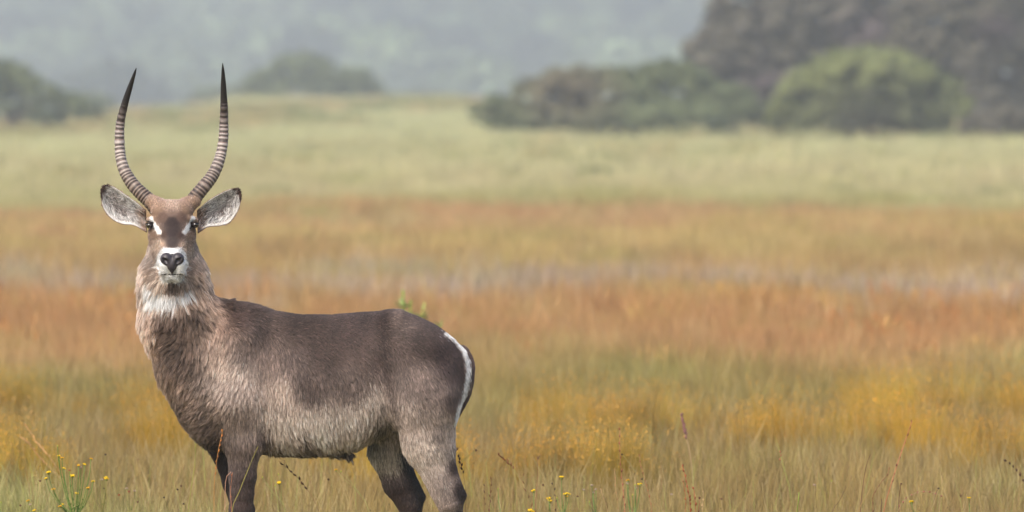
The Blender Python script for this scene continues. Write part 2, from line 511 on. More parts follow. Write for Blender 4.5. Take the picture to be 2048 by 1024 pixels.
def crown_arrays(lobes, n, size, seed, tint=None):
    """leaf-sized quads on and inside overlapping lobes (x,y,z,rx,ry,rz)"""
    r = np.random.default_rng(seed)
    lobes = np.asarray(lobes, float)
    w = (lobes[:, 3] * lobes[:, 5]); w = w / w.sum()
    # sub-clumps on every lobe give the uneven outline and the light and dark clumps
    nc = max(60, n // 45)
    li = r.choice(len(lobes), nc, p=w)
    u = r.normal(size=(nc, 3)); u /= np.linalg.norm(u, axis=1)[:, None]
    u[:, 2] = np.where(u[:, 2] < -0.45, -u[:, 2], u[:, 2])
    rad = r.uniform(0.72, 1.04, nc)
    cc = lobes[li, :3] + u * lobes[li, 3:6] * rad[:, None]
    cr = np.mean(lobes[li, 3:6], axis=1) * r.uniform(0.1, 0.26, nc)
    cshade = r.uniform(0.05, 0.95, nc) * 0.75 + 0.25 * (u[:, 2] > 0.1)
    ci = r.integers(0, nc, n)
    v = r.normal(size=(n, 3)); v /= np.linalg.norm(v, axis=1)[:, None]
    p = cc[ci] + v * cr[ci, None] * (r.random(n) ** 0.45)[:, None] * (1, 1, 0.75)
    nrm = v * 0.5 + u[ci] * 0.6 + r.normal(size=(n, 3)) * 0.45; nrm[:, 2] += 0.35
    nrm /= np.linalg.norm(nrm, axis=1)[:, None]
    a = np.cross(nrm, r.normal(size=(n, 3))); a /= np.linalg.norm(a, axis=1)[:, None]
    b = np.cross(nrm, a)
    s = size * r.uniform(0.6, 1.3, n)[:, None]
    q = np.stack([p - a * s, p - b * s * 0.5, p + a * s, p + b * s * 0.5], 1).reshape(-1, 3)
    f = np.arange(n * 4).reshape(n, 4)
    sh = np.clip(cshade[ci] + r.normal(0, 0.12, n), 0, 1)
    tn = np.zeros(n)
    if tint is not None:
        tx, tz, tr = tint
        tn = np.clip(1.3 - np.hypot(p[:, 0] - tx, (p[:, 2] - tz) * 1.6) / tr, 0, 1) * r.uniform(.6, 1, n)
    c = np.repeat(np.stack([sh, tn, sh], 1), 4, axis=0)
    return q, f, c

m_bark = attr_mat('bark_material', 0.9, 0.1, 3, 0.4)
def woody(name, px, base_py, dist, lobes_px, nleaf, lsize, mat, label, cat, group=None, seed=0, trunks=1, tr=0.25, tint=None, depth=0.8):
    """lobes_px: (column, row, radius across, radius up) in photo pixels at that distance"""
    y = dist - CAM_D
    base = P(px, base_py, y); k = dist / FPX
    gz = float(ground_z(base[0], y))
    root = empty(name, (base[0], y, gz))
    L = []
    r = np.random.default_rng(seed)
    for (cx, cy, rx, ry) in lobes_px:
        c = P(cx, cy, y)
        L.append((c[0] - base[0], r.uniform(-0.3, 0.3) * rx * k, c[2] - gz, rx * k, rx * k * depth, ry * k))
    tn = None
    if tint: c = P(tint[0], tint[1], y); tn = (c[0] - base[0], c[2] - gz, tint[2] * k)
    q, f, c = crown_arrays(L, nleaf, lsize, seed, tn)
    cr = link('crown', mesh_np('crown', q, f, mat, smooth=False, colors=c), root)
    for t in range(trunks):
        mb = MB()
        lob = L[t % len(L)]
        x0 = (t - (trunks - 1) / 2) * (2.2 if trunks > 1 else 0) * k * 40
        top = np.array([lob[0], lob[1], lob[2]])
        b0 = np.array([x0, 0, -0.2])
        mid_ = b0 * 0.5 + top * 0.5 + (r.uniform(-.3, .3), 0, 0)
        mb.tube([b0, b0 * .75 + mid_ * .25 + (0.1, 0, 0), mid_, top], [tr, tr * .8, tr * .6, tr * .25], 7, (0.16, 0.13, 0.11))
        for l2 in r.permutation(len(L))[:5]:
            e = np.array(L[l2][:3]) + (0, 0, L[l2][5] * 0.4)
            s0 = mid_ * 0.8 + b0 * 0.2
            mb.tube([s0, s0 * .5 + e * .5 + (0, 0, .15 * abs(e[0])), e], [tr * .45, tr * .3, tr * .1], 5, (0.16, 0.13, 0.11))
        mb.build('trunk', m_bark, root)
    tag(root, label, cat, group)
    return root

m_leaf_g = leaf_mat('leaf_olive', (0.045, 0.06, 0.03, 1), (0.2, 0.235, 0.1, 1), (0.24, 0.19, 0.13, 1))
m_leaf_y = leaf_mat('leaf_yellowgreen', (0.035, 0.045, 0.02, 1), (0.34, 0.375, 0.135, 1), (0.03, 0.028, 0.022, 1))  # last colour paints shade into the leaves near the bush's foot
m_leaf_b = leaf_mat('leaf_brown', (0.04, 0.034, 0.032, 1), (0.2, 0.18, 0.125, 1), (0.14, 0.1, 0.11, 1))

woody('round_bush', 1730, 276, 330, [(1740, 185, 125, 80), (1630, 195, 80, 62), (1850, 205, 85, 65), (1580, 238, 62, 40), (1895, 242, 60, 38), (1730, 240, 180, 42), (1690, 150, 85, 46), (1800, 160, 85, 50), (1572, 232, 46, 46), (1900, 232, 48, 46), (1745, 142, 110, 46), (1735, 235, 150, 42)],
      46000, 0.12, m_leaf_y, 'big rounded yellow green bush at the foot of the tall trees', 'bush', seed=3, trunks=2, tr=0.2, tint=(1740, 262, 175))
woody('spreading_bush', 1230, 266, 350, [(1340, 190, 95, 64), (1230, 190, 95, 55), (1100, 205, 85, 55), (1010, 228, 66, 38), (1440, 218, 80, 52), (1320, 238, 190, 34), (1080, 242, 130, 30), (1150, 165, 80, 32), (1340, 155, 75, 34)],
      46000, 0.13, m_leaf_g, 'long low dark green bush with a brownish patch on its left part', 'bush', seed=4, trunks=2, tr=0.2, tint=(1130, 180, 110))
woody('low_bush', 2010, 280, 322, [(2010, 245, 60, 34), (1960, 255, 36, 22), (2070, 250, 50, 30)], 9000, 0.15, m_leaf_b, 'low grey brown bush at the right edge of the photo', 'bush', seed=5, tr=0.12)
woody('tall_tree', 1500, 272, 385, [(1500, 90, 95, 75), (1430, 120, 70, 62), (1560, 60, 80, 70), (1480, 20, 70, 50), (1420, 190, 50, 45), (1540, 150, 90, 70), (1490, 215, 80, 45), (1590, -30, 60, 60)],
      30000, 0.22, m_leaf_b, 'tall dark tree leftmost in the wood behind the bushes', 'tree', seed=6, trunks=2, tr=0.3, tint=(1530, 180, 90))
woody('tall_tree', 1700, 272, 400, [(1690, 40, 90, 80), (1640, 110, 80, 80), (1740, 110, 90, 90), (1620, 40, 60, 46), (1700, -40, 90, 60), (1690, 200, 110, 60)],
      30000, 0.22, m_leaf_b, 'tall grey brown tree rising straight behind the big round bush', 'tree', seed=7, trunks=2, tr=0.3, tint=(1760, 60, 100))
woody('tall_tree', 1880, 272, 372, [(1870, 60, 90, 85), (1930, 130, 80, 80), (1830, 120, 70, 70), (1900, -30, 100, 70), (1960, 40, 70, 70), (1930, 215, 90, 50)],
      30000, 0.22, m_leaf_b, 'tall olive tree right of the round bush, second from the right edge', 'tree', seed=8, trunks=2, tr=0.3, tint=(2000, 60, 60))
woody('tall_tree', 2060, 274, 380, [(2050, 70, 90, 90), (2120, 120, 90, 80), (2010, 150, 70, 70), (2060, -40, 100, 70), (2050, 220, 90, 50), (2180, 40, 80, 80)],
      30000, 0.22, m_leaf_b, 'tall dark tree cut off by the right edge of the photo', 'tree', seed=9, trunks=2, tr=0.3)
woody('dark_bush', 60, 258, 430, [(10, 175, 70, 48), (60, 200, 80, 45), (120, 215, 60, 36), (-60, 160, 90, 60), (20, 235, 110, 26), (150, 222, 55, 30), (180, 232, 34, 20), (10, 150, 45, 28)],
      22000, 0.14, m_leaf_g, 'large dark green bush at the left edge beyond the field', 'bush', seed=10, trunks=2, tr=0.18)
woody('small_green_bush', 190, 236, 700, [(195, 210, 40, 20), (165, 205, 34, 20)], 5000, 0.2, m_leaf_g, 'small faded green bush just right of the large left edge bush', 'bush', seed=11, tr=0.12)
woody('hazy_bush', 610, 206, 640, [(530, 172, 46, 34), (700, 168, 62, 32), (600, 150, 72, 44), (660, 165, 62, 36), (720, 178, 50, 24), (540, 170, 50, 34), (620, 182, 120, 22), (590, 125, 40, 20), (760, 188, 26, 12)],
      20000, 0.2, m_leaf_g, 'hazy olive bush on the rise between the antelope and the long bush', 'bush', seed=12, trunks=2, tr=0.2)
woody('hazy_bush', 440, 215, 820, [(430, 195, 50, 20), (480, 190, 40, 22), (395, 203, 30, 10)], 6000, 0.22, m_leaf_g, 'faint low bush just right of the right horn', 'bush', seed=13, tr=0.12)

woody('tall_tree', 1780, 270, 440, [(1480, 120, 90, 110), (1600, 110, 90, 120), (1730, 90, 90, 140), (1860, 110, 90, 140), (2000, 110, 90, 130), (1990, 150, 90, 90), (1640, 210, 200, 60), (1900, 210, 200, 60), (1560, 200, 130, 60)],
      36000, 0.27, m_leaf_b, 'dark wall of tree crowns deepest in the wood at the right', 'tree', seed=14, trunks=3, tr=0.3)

# small shrubs standing in the far field
for i, (px, py, dist, rx, ry, lab) in enumerate([
        (312, 238, 640, 22, 9, 'small green shrub on the far field between the two horns'),
        (855, 214, 680, 16, 9, 'small green shrub on the crest of the rise near the middle'),
        (1117, 292, 330, 26, 12, 'pale green shrub in the far field below the long bush'),
        (1020, 350, 172, 16, 10, 'tiny green shrub in the field near the middle of the photo'),
        (1690, 383, 145, 26, 10, 'dark green tuft of shrub on the green line at the right'),
        (1190, 345, 180, 40, 9, 'wide flat olive shrub in the field right of the middle'),
        (545, 382, 146, 40, 8, 'flat green shrub in the field just right of the right ear'),
        (1960, 392, 140, 60, 12, 'long dark olive shrub on the green line by the right edge')]):
    woody('field_shrub', px, py + ry, dist, [(px, py, rx, ry), (px + rx * .5, py + ry * .3, rx * .6, ry * .7)], 1500, 0.05 * dist / 150, m_leaf_g, lab, 'shrub', 'shrubs in the far field', 30 + i, tr=0.02)

# forest crowns over the hillside
def blob_crown(seed):
    n = 700; r = np.random.default_rng(seed)
    L = [(0, 0, 3.5, 4.5, 4.5, 3.2)] + [(r.uniform(-3, 3), r.uniform(-3, 3), r.uniform(3, 6), 2.4, 2.4, 2) for _ in range(6)]
    q, f, c = crown_arrays(L, n, 0.85, seed)
    me = mesh_np('forest_crown', q, f, m_forest, smooth=False, colors=c)
    return bpy.data.objects.new('forest_crown', me)
m_forest, nt, b = new_mat('forest_material')
geo = nt.nodes.new('ShaderNodeNewGeometry')
fz = noise(nt, geo.outputs['Position'], 0.016, 3, 0.6)
fr = nt.nodes.new('ShaderNodeObjectInfo').outputs['Random']
k = math_node(nt, 'ADD', math_node(nt, 'MULTIPLY', math_node(nt, 'SUBTRACT', fz, 0.38), 3.0, clamp=True), math_node(nt, 'MULTIPLY', math_node(nt, 'SUBTRACT', fr, 0.5), 0.8), clamp=True)
fa = N(nt, 'ShaderNodeAttribute', attribute_name='col')
cc_ = mix_col(nt, k, (0.008, 0.018, 0.018, 1), (0.21, 0.28, 0.14, 1))
fs_ = nt.nodes.new('ShaderNodeSeparateColor'); nt.links.new(fa.outputs['Color'], fs_.inputs[0])
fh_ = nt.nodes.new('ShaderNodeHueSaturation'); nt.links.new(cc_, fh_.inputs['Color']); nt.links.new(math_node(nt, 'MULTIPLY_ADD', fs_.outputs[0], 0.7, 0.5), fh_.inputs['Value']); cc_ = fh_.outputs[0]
nt.links.new(cc_, b.inputs['Base Color']); b.inputs['Roughness'].default_value = 0.9
nf = 5200
fd = rng.uniform(1230, 2600, nf); fx = rng.uniform(-1, 1, nf) * (fd * 0.115 + 25); fy = fd - CAM_D
fs = rng.uniform(0.5, 1.5, nf) * np.where(rng.random(nf) < 0.15, 1.5, 1)
fp = np.stack([fx, fy, hill_z(fx, fy) - 0.5], 1)
scatter('hillside_forest', [blob_crown(70 + i) for i in range(4)], fp, rng.uniform(0, 6.28, nf), np.stack([fs, fs, fs * rng.uniform(.7, 1.2, nf)], 1),
        'far hillside forest, tree crowns blending in blue green haze', 'forest')

# ------------------------------------------------------------------ antelope: one continuous body from blended muscles
def rc(a, b, ra, rb, k=0.03):
    """tapered limb piece; a, b = (column, row, depth), radii in photo pixels"""
    return ('c', P(*a), P(*b), ra / 440.0, rb / 440.0, k)
def el(c, r, k=0.03, sub=False):
    return ('e' if not sub else 's', P(*c), np.array(r, float), 0, 0, k)

TX = np.array([372, 390, 420, 460, 500, 540, 600, 660, 720, 770, 800, 830, 870, 905, 928, 940, 945], float)
TT = np.array([745, 690, 640, 610, 613, 621, 630, 630, 625, 622, 621, 631, 654, 676, 698, 720, 745], float)
TB = np.array([800, 850, 878, 896, 903, 905, 907, 905, 892, 868, 852, 845, 836, 822, 800, 785, 762], float)
TW = np.array([.02, .08, .125, .155, .175, .195, .215, .22, .215, .20, .195, .185, .165, .135, .095, .055, .01])
def torso(p):
    px, py = to_px(p)
    tt = np.interp(px, TX, TT); tb = np.interp(px, TX, TB); w = np.interp(px, TX, TW)
    cz = (tt + tb) / 2; hz_ = (tb - tt) / 2
    v = (py - cz) / hz_
    # narrower over the spine, fuller in the belly
    wv = w * (1 - 0.28 * np.clip(-v, 0, 1) ** 1.5)
    u = np.abs(p[:, 1]) / wv
    f = (np.abs(u) ** 2.3 + np.abs(v) ** 2.3) ** (1 / 2.3) - 1
    d = f * np.minimum(w, hz_ / 440)
    over = np.maximum(TX[0] - px, px - TX[-1]) / 440
    return np.where(over > 0, np.maximum(d, 0) + over, d)

prims = [
    # neck and chest
    rc((345, 482, -.02), (347, 560, -.01), 46, 61, .05),
    rc((347, 560, -.01), (360, 640, -.01), 61, 68, .05),
    rc((360, 640, -.01), (396, 725, 0), 68, 76, .06),
    rc((398, 725, 0), (428, 800, 0), 74, 74, .06),
    rc((415, 780, -.02), (440, 845, -.02), 62, 48, .05),
    rc((430, 645, 0), (500, 665, 0), 40, 40, .06),
    # near shoulder and foreleg
    rc((480, 690, -.09), (478, 800, -.125), 52, 50, .05),
    rc((478, 800, -.12), (487, 880, -.12), 48, 35, .05),
    rc((487, 880, -.12), (485, 950, -.12), 33, 25, .03),
    rc((485, 950, -.12), (482, 1020, -.12), 25, 23, .02),
    rc((482, 1020, -.13), (482, 1050, -.12), 23, 19, .015),
    rc((482, 1050, -.12), (482, 1125, -.12), 17, 14, .015),
    rc((482, 1125, -.12), (480, 1150, -.125), 16, 17, .01),
    # far foreleg
    rc((458, 780, .11), (452, 880, .12), 48, 34, .05),
    rc((452, 880, .12), (470, 960, .12), 32, 24, .03),
    rc((470, 960, .12), (486, 1020, .12), 23, 22, .02),
    rc((486, 1020, .12), (488, 1055, .12), 22, 18, .015),
    rc((488, 1055, .12), (490, 1150, .12), 16, 16, .015),
    # near haunch and hind leg
    rc((835, 712, -.07), (850, 800, -.10), 64, 64, .06),
    rc((787, 656, -.06), (792, 700, -.09), 28, 34, .06),
    rc((850, 790, -.105), (857, 885, -.114), 62, 46, .07),
    rc((856, 880, -.114), (898, 1006, -.145), 46, 24, .05),
    rc((888, 925, -.125), (916, 990, -.125), 14, 16, .03),
    rc((902, 1004, -.125), (908, 1050, -.125), 24, 18, .015),
    rc((908, 1050, -.125), (903, 1125, -.125), 16, 14, .015),
    rc((903, 1125, -.125), (897, 1152, -.13), 16, 17, .01),
    # far haunch and hind leg
    rc((820, 740, .08), (795, 840, .10), 60, 50, .06),
    rc((790, 850, .11), (778, 900, .12), 48, 37, .04),
    rc((778, 900, .12), (796, 965, .12), 36, 29, .03),
    rc((796, 965, .12), (820, 1012, .12), 28, 23, .02),
    rc((804, 930, .12), (834, 992, .12), 14, 15, .03),
    rc((822, 1010, .12), (826, 1050, .12), 22, 17, .015),
    rc((826, 1050, .12), (822, 1150, .12), 15, 15, .015),
    # sheath
    rc((670, 893, 0), (702, 908, 0), 14, 3, .02),
    # skull, jaws, muzzle
    rc((344, 448, -.055), (344, 462, -.10), 44, 40, .03),
    rc((326, 424, -.10), (362, 424, -.10), 24, 24, .02),
    rc((316, 412, -.07), (304, 404, -.06), 17, 14, .015),
    rc((372, 412, -.07), (386, 403, -.06), 17, 14, .015),
    rc((344, 452, -.12), (344, 508, -.215), 33, 24, .03),
    rc((344, 506, -.205), (344, 526, -.243), 23, 23, .02),
    rc((344, 478, -.04), (344, 545, -.20), 36, 17, .03),
    rc((318, 468, -.07), (327, 505, -.13), 20, 15, .03),
    rc((370, 468, -.07), (361, 505, -.13), 20, 15, .03),
    rc((331, 530, -.265), (330, 540, -.262), 15, 12, .015),
    rc((358, 530, -.265), (359, 540, -.262), 15, 12, .015),
    rc((338, 550, -.25), (350, 550, -.25), 12, 12, .012),
    # brow ridges over the eyes
    rc((299, 440, -.10), (311, 438, -.135), 5, 5, .015),
    rc((389, 439, -.10), (378, 437, -.135), 5, 5, .015),
]
subs = [  # eye sockets and mouth line
    ('s', P(296, 451, -.135), .018, .012), ('s', P(392, 450, -.135), .018, .012),
]
mouth = [P(318, 541, -.262), P(330, 547, -.296), P(344, 549, -.305), P(358, 547, -.296), P(370, 541, -.262)]

def seg_d(p, a, b):
    ba = b - a; pa = p - a
    h = np.clip(pa @ ba / (ba @ ba), 0, 1)
    return np.linalg.norm(pa - h[:, None] * ba, axis=1), h
def smin(a, b, k):
    h = np.clip(0.5 + 0.5 * (b - a) / k, 0, 1)
    return b + (a - b) * h - k * h * (1 - h)
def smax(a, b, k): return -smin(-a, -b, k)
def body_f(p):
    d = torso(p)
    for q in prims:
        dist, h = seg_d(p, q[1], q[2])
        d = smin(d, dist - (q[3] + (q[4] - q[3]) * h), q[5])
    for s in subs:
        d = smax(d, s[2] - np.linalg.norm(p - s[1], axis=1), s[3])
    for a, b_ in zip(mouth[:-1], mouth[1:]):
        dist, _ = seg_d(p, a, b_)
        d = smax(d, 0.0035 - dist, 0.005)
    # furrow in front of the hip, hollow flank
    dist, _ = seg_d(p, P(768, 650, -.23), P(775, 790, -.25))
    d = smax(d, 0.04 - dist, 0.05)
    return d

def surface_nets(f, lo, hi, h, coarse=4):
    H = h * coarse
    nc = np.ceil((hi - lo) / H).astype(int) + 1
    ax = [lo[i] + H * np.arange(nc[i]) for i in range(3)]
    G = np.stack(np.meshgrid(*ax, indexing='ij'), -1).reshape(-1, 3)
    dc = f(G).reshape(nc)
    dim = (nc - 1) * coarse + 1
    D = np.repeat(np.repeat(np.repeat(dc[:-1, :-1, :-1], coarse, 0), coarse, 1), coarse, 2).astype(np.float32)
    D = np.pad(D, ((0, 1),) * 3, mode='edge')
    c8 = np.stack([dc[i:nc[0] - 1 + i, j:nc[1] - 1 + j, k:nc[2] - 1 + k] for i in (0, 1) for j in (0, 1) for k in (0, 1)])
    nearm = np.abs(c8).min(0) < H * 1.3
    M = np.repeat(np.repeat(np.repeat(nearm, coarse, 0), coarse, 1), coarse, 2)
    M = np.pad(M, ((0, 1),) * 3, mode='constant')
    M[1:] |= M[:-1].copy(); M[:, 1:] |= M[:, :-1].copy(); M[:, :, 1:] |= M[:, :, :-1].copy()
    idx = np.argwhere(M)
    D[M] = f(lo + idx * h)
    S = D < 0
    cell = np.zeros(np.array(D.shape) - 1, np.int8)
    for i in (0, 1):
        for j in (0, 1):
            for k in (0, 1):
                cell += S[i:S.shape[0] - 1 + i, j:S.shape[1] - 1 + j, k:S.shape[2] - 1 + k]
    mix = (cell > 0) & (cell < 8)
    ci = np.argwhere(mix)
    vid = -np.ones(cell.shape, np.int32); vid[mix] = np.arange(len(ci))
    acc = np.zeros((len(ci), 3)); cnt = np.zeros(len(ci))
    cs = [(i, j, k) for i in (0, 1) for j in (0, 1) for k in (0, 1)]
    for a in cs:
        for b_ in cs:
            if sum(np.abs(np.subtract(a, b_))) == 1 and a < b_:
                da = D[ci[:, 0] + a[0], ci[:, 1] + a[1], ci[:, 2] + a[2]]; db = D[ci[:, 0] + b_[0], ci[:, 1] + b_[1], ci[:, 2] + b_[2]]
                x = (da < 0) != (db < 0)
                t = np.where(x, da / np.where(x, da - db, 1), 0)
                pt = np.array(a) + t[:, None] * (np.array(b_) - np.array(a))
                acc += pt * x[:, None]; cnt += x
    V = lo + (ci + acc / cnt[:, None]) * h
    F = []
    for axn in range(3):
        o1, o2 = [(1, 2), (2, 0), (0, 1)][axn]
        A = np.take(S, range(0, S.shape[axn] - 1), axn); B = np.take(S, range(1, S.shape[axn]), axn)
        e = np.argwhere(A != B)
        ok = (e[:, o1] > 0) & (e[:, o2] > 0) & (e[:, o1] < cell.shape[o1]) & (e[:, o2] < cell.shape[o2])
        e = e[ok]
        inside = A[e[:, 0], e[:, 1], e[:, 2]]
        def at(d1, d2):
            q = e.copy(); q[:, o1] -= d1; q[:, o2] -= d2
            return vid[q[:, 0], q[:, 1], q[:, 2]]
        q = np.stack([at(1, 1), at(0, 1), at(0, 0), at(1, 0)], 1)
        q[~inside] = q[~inside][:, ::-1]
        F.append(q)
    F = np.concatenate(F); F = F[(F >= 0).all(1)]
    return V, F

def grad(f, p, e=0.002):
    g = np.stack([f(p + np.eye(3)[i] * e) - f(p - np.eye(3)[i] * e) for i in range(3)], 1)
    return g / (2 * e)

# coat colours seen on the animal: (column, row, reach, colour)
COAT = [
    (285, 520, 34, (164, 142, 128)), (278, 600, 34, (160, 138, 126)), (288, 680, 32, (162, 136, 122)), (300, 560, 12, (160, 138, 124)), (316, 585, 12, (166, 146, 134)), (342, 600, 12, (150, 130, 116)),
    (376, 576, 10, (150, 130, 118)), (345, 568, 10, (112, 92, 80)), (296, 640, 14, (158, 134, 120)),
    (338, 645, 24, (100, 78, 66)), (358, 700, 26, (104, 83, 71)), (326, 720, 20, (126, 104, 90)), (318, 760, 14, (150, 126, 112)), (400, 560, 28, (164, 138, 120)), (412, 610, 28, (158, 132, 116)), (385, 620, 14, (96, 76, 66)), (392, 650, 18, (120, 98, 84)),
    (415, 510, 14, (150, 124, 108)), (402, 480, 12, (140, 114, 98)),
    (440, 600, 18, (84, 64, 56)), (480, 622, 26, (90, 70, 64)), (520, 650, 28, (94, 76, 70)), (500, 690, 22, (112, 94, 86)), (425, 690, 26, (152, 130, 117)), (440, 650, 20, (142, 118, 106)),
    (450, 760, 30, (156, 138, 128)), (490, 740, 26, (154, 136, 126)), (560, 780, 34, (152, 134, 124)), (545, 715, 26, (122, 103, 95)), (590, 720, 22, (112, 94, 88)),
    (385, 800, 26, (126, 106, 94)), (360, 830, 16, (104, 84, 74)), (405, 860, 22, (112, 94, 84)), (430, 892, 16, (66, 52, 46)),
    (600, 640, 30, (80, 62, 56)), (700, 640, 30, (86, 68, 64)), (650, 700, 34, (88, 70, 64)), (790, 640, 12, (116, 97, 90)), (800, 660, 16, (110, 92, 85)), (850, 680, 28, (90, 73, 68)),
    (900, 720, 24, (84, 66, 62)), (700, 760, 30, (112, 95, 88)), (620, 765, 30, (108, 90, 83)), (720, 710, 26, (94, 76, 70)), (560, 850, 34, (164, 149, 139)), (640, 845, 34, (168, 153, 143)), (700, 840, 26, (164, 149, 139)), (740, 800, 22, (166, 150, 140)),
    (610, 895, 14, (110, 94, 84)), (850, 770, 26, (118, 101, 94)), (820, 830, 26, (146, 130, 121)), (870, 850, 28, (146, 130, 121)), (850, 890, 26, (160, 145, 135)), (905, 800, 14, (104, 86, 80)),
    (490, 850, 24, (136, 118, 108)), (530, 870, 14, (98, 80, 72)), (485, 905, 22, (120, 102, 94)), (485, 960, 24, (94, 76, 70)), (485, 1020, 24, (84, 66, 60)), (485, 1100, 40, (62, 46, 40)),
    (845, 930, 18, (158, 143, 134)), (870, 980, 20, (146, 130, 122)), (890, 1020, 18, (130, 114, 106)), (912, 930, 9, (78, 60, 55)), (926, 980, 11, (62, 46, 42)), (905, 1080, 30, (70, 54, 48)),
    (700, 918, 8, (46, 34, 30)), (765, 858, 10, (96, 88, 76)),
    # face
    (344, 412, 10, (166, 136, 118)), (316, 412, 9, (154, 121, 100)), (374, 412, 9, (154, 121, 100)), (305, 428, 7, (150, 117, 97)), (383, 428, 7, (150, 117, 97)), (326, 434, 7, (128, 98, 85)), (362, 434, 7, (128, 98, 85)), (344, 424, 7, (138, 110, 96)),
    (344, 445, 9, (92, 74, 72)), (344, 465, 9, (94, 77, 76)), (344, 485, 9, (100, 84, 82)), (328, 470, 5, (112, 86, 77)), (360, 470, 5, (112, 86, 77)), (324, 490, 6, (164, 134, 114)), (365, 490, 6, (164, 134, 114)),
    (308, 470, 8, (150, 118, 100)), (380, 470, 8, (164, 130, 110)), (300, 482, 8, (134, 108, 96)), (390, 482, 8, (140, 114, 100)), (307, 505, 9, (150, 126, 112)), (382, 505, 9, (158, 134, 120)), (305, 535, 12, (152, 128, 114)), (384, 535, 12, (152, 128, 114)),
    (298, 460, 4, (110, 82, 68)), (390, 460, 4, (110, 82, 68)), (344, 575, 7, (104, 84, 72)), (320, 560, 8, (168, 146, 132)), (370, 560, 8, (168, 146, 132)),
]
# lie of the hair: (column, row, reach, length mm, lift, direction right, direction down)
GROOM = [
    (344, 410, 10, 11, .5, 0, -1), (344, 440, 10, 6, .15, 0, -1), (344, 480, 10, 5, .12, 0, -1), (315, 430, 8, 7, .2, -.4, -1), (374, 430, 8, 7, .2, .4, -1),
    (308, 470, 8, 8, .2, -.5, -.1), (381, 470, 8, 8, .2, .5, -.1), (344, 530, 12, 4, .15, 0, -.8), (322, 535, 6, 4, .15, -.7, .1), (367, 535, 6, 4, .15, .7, .1), (344, 556, 7, 8, .4, 0, .8),
    (302, 505, 9, 20, .4, -.4, .9), (386, 505, 9, 20, .4, .4, .9), (344, 580, 9, 26, .4, 0, 1), (290, 530, 16, 36, .65, -.6, .7), (402, 530, 16, 36, .65, .6, .7),
    (284, 600, 20, 60, .62, -.35, 1), (330, 610, 16, 58, .45, -.05, 1), (400, 590, 20, 60, .6, .4, 1), (290, 680, 22, 56, .62, -.4, 1), (345, 680, 22, 42, .5, -.75, .35), (380, 670, 22, 54, .55, .1, 1),
    (425, 630, 20, 52, .6, .6, .8), (318, 750, 22, 46, .6, -.5, .9), (370, 760, 24, 40, .45, -.5, .8), (420, 720, 26, 46, .45, -.1, 1), (470, 640, 24, 30, .4, .6, .8), (500, 610, 16, 30, .65, .8, -.1),
    (470, 740, 30, 34, .35, -.3, 1), (400, 830, 26, 36, .4, -.8, .6), (430, 880, 20, 34, .4, -.5, .7), (540, 740, 34, 30, .3, .05, 1), (600, 640, 30, 22, .35, 1, .3), (700, 640, 34, 18, .3, 1, .25), (650, 700, 36, 20, .25, .9, .6),
    (600, 800, 40, 36, .3, .12, 1), (700, 800, 40, 36, .3, .2, 1), (600, 890, 26, 48, .35, .4, .9), (680, 890, 24, 48, .35, .25, 1), (560, 890, 20, 42, .35, .1, 1), (760, 790, 26, 34, .3, .25, 1), (740, 860, 22, 44, .35, -.1, 1), (740, 710, 24, 20, .25, .7, .8),
    (800, 640, 24, 18, .3, 1, .3), (860, 680, 30, 18, .25, 1, .6), (900, 740, 24, 22, .25, .5, 1), (850, 780, 30, 26, .3, .4, 1), (830, 860, 26, 34, .35, .25, 1), (880, 880, 26, 30, .3, .4, 1), (870, 960, 24, 20, .25, .35, 1), (910, 960, 20, 14, .2, .2, 1),
    (485, 880, 26, 28, .35, 0, 1), (485, 950, 24, 18, .25, .15, 1), (485, 1050, 30, 10, .2, 0, 1), (900, 1060, 30, 9, .2, 0, 1), (820, 1060, 30, 9, .2, 0, 1), (780, 900, 22, 30, .3, .1, 1), (800, 970, 22, 18, .25, .3, 1), (704, 914, 6, 16, .1, .0, 1),
]
def blend(qx, qy, table, ncol, p=2.1):
    T = np.array([[t[0], t[1], t[2]] for t in table], float)
    Vv = np.array([t[3] if ncol == 'rgb' else t[3:] for t in table], float)
    out = np.zeros((len(qx), Vv.shape[1])); ws = np.zeros(len(qx))
    for (x, y, s), v in zip(T, Vv):
        w = 1.0 / (((qx - x) ** 2 + (qy - y) ** 2) / (s * s) + 0.12) ** p
        out += w[:, None] * v; ws += w
    return out / ws[:, None]

def pxseg(qx, qy, a, b_, ra, rb):
    ax, ay = a; bx, by = b_
    dx, dy = bx - ax, by - ay
    h = np.clip(((qx - ax) * dx + (qy - ay) * dy) / (dx * dx + dy * dy), 0, 1)
    return np.hypot(qx - ax - h * dx, qy - ay - h * dy) - (ra + (rb - ra) * h)

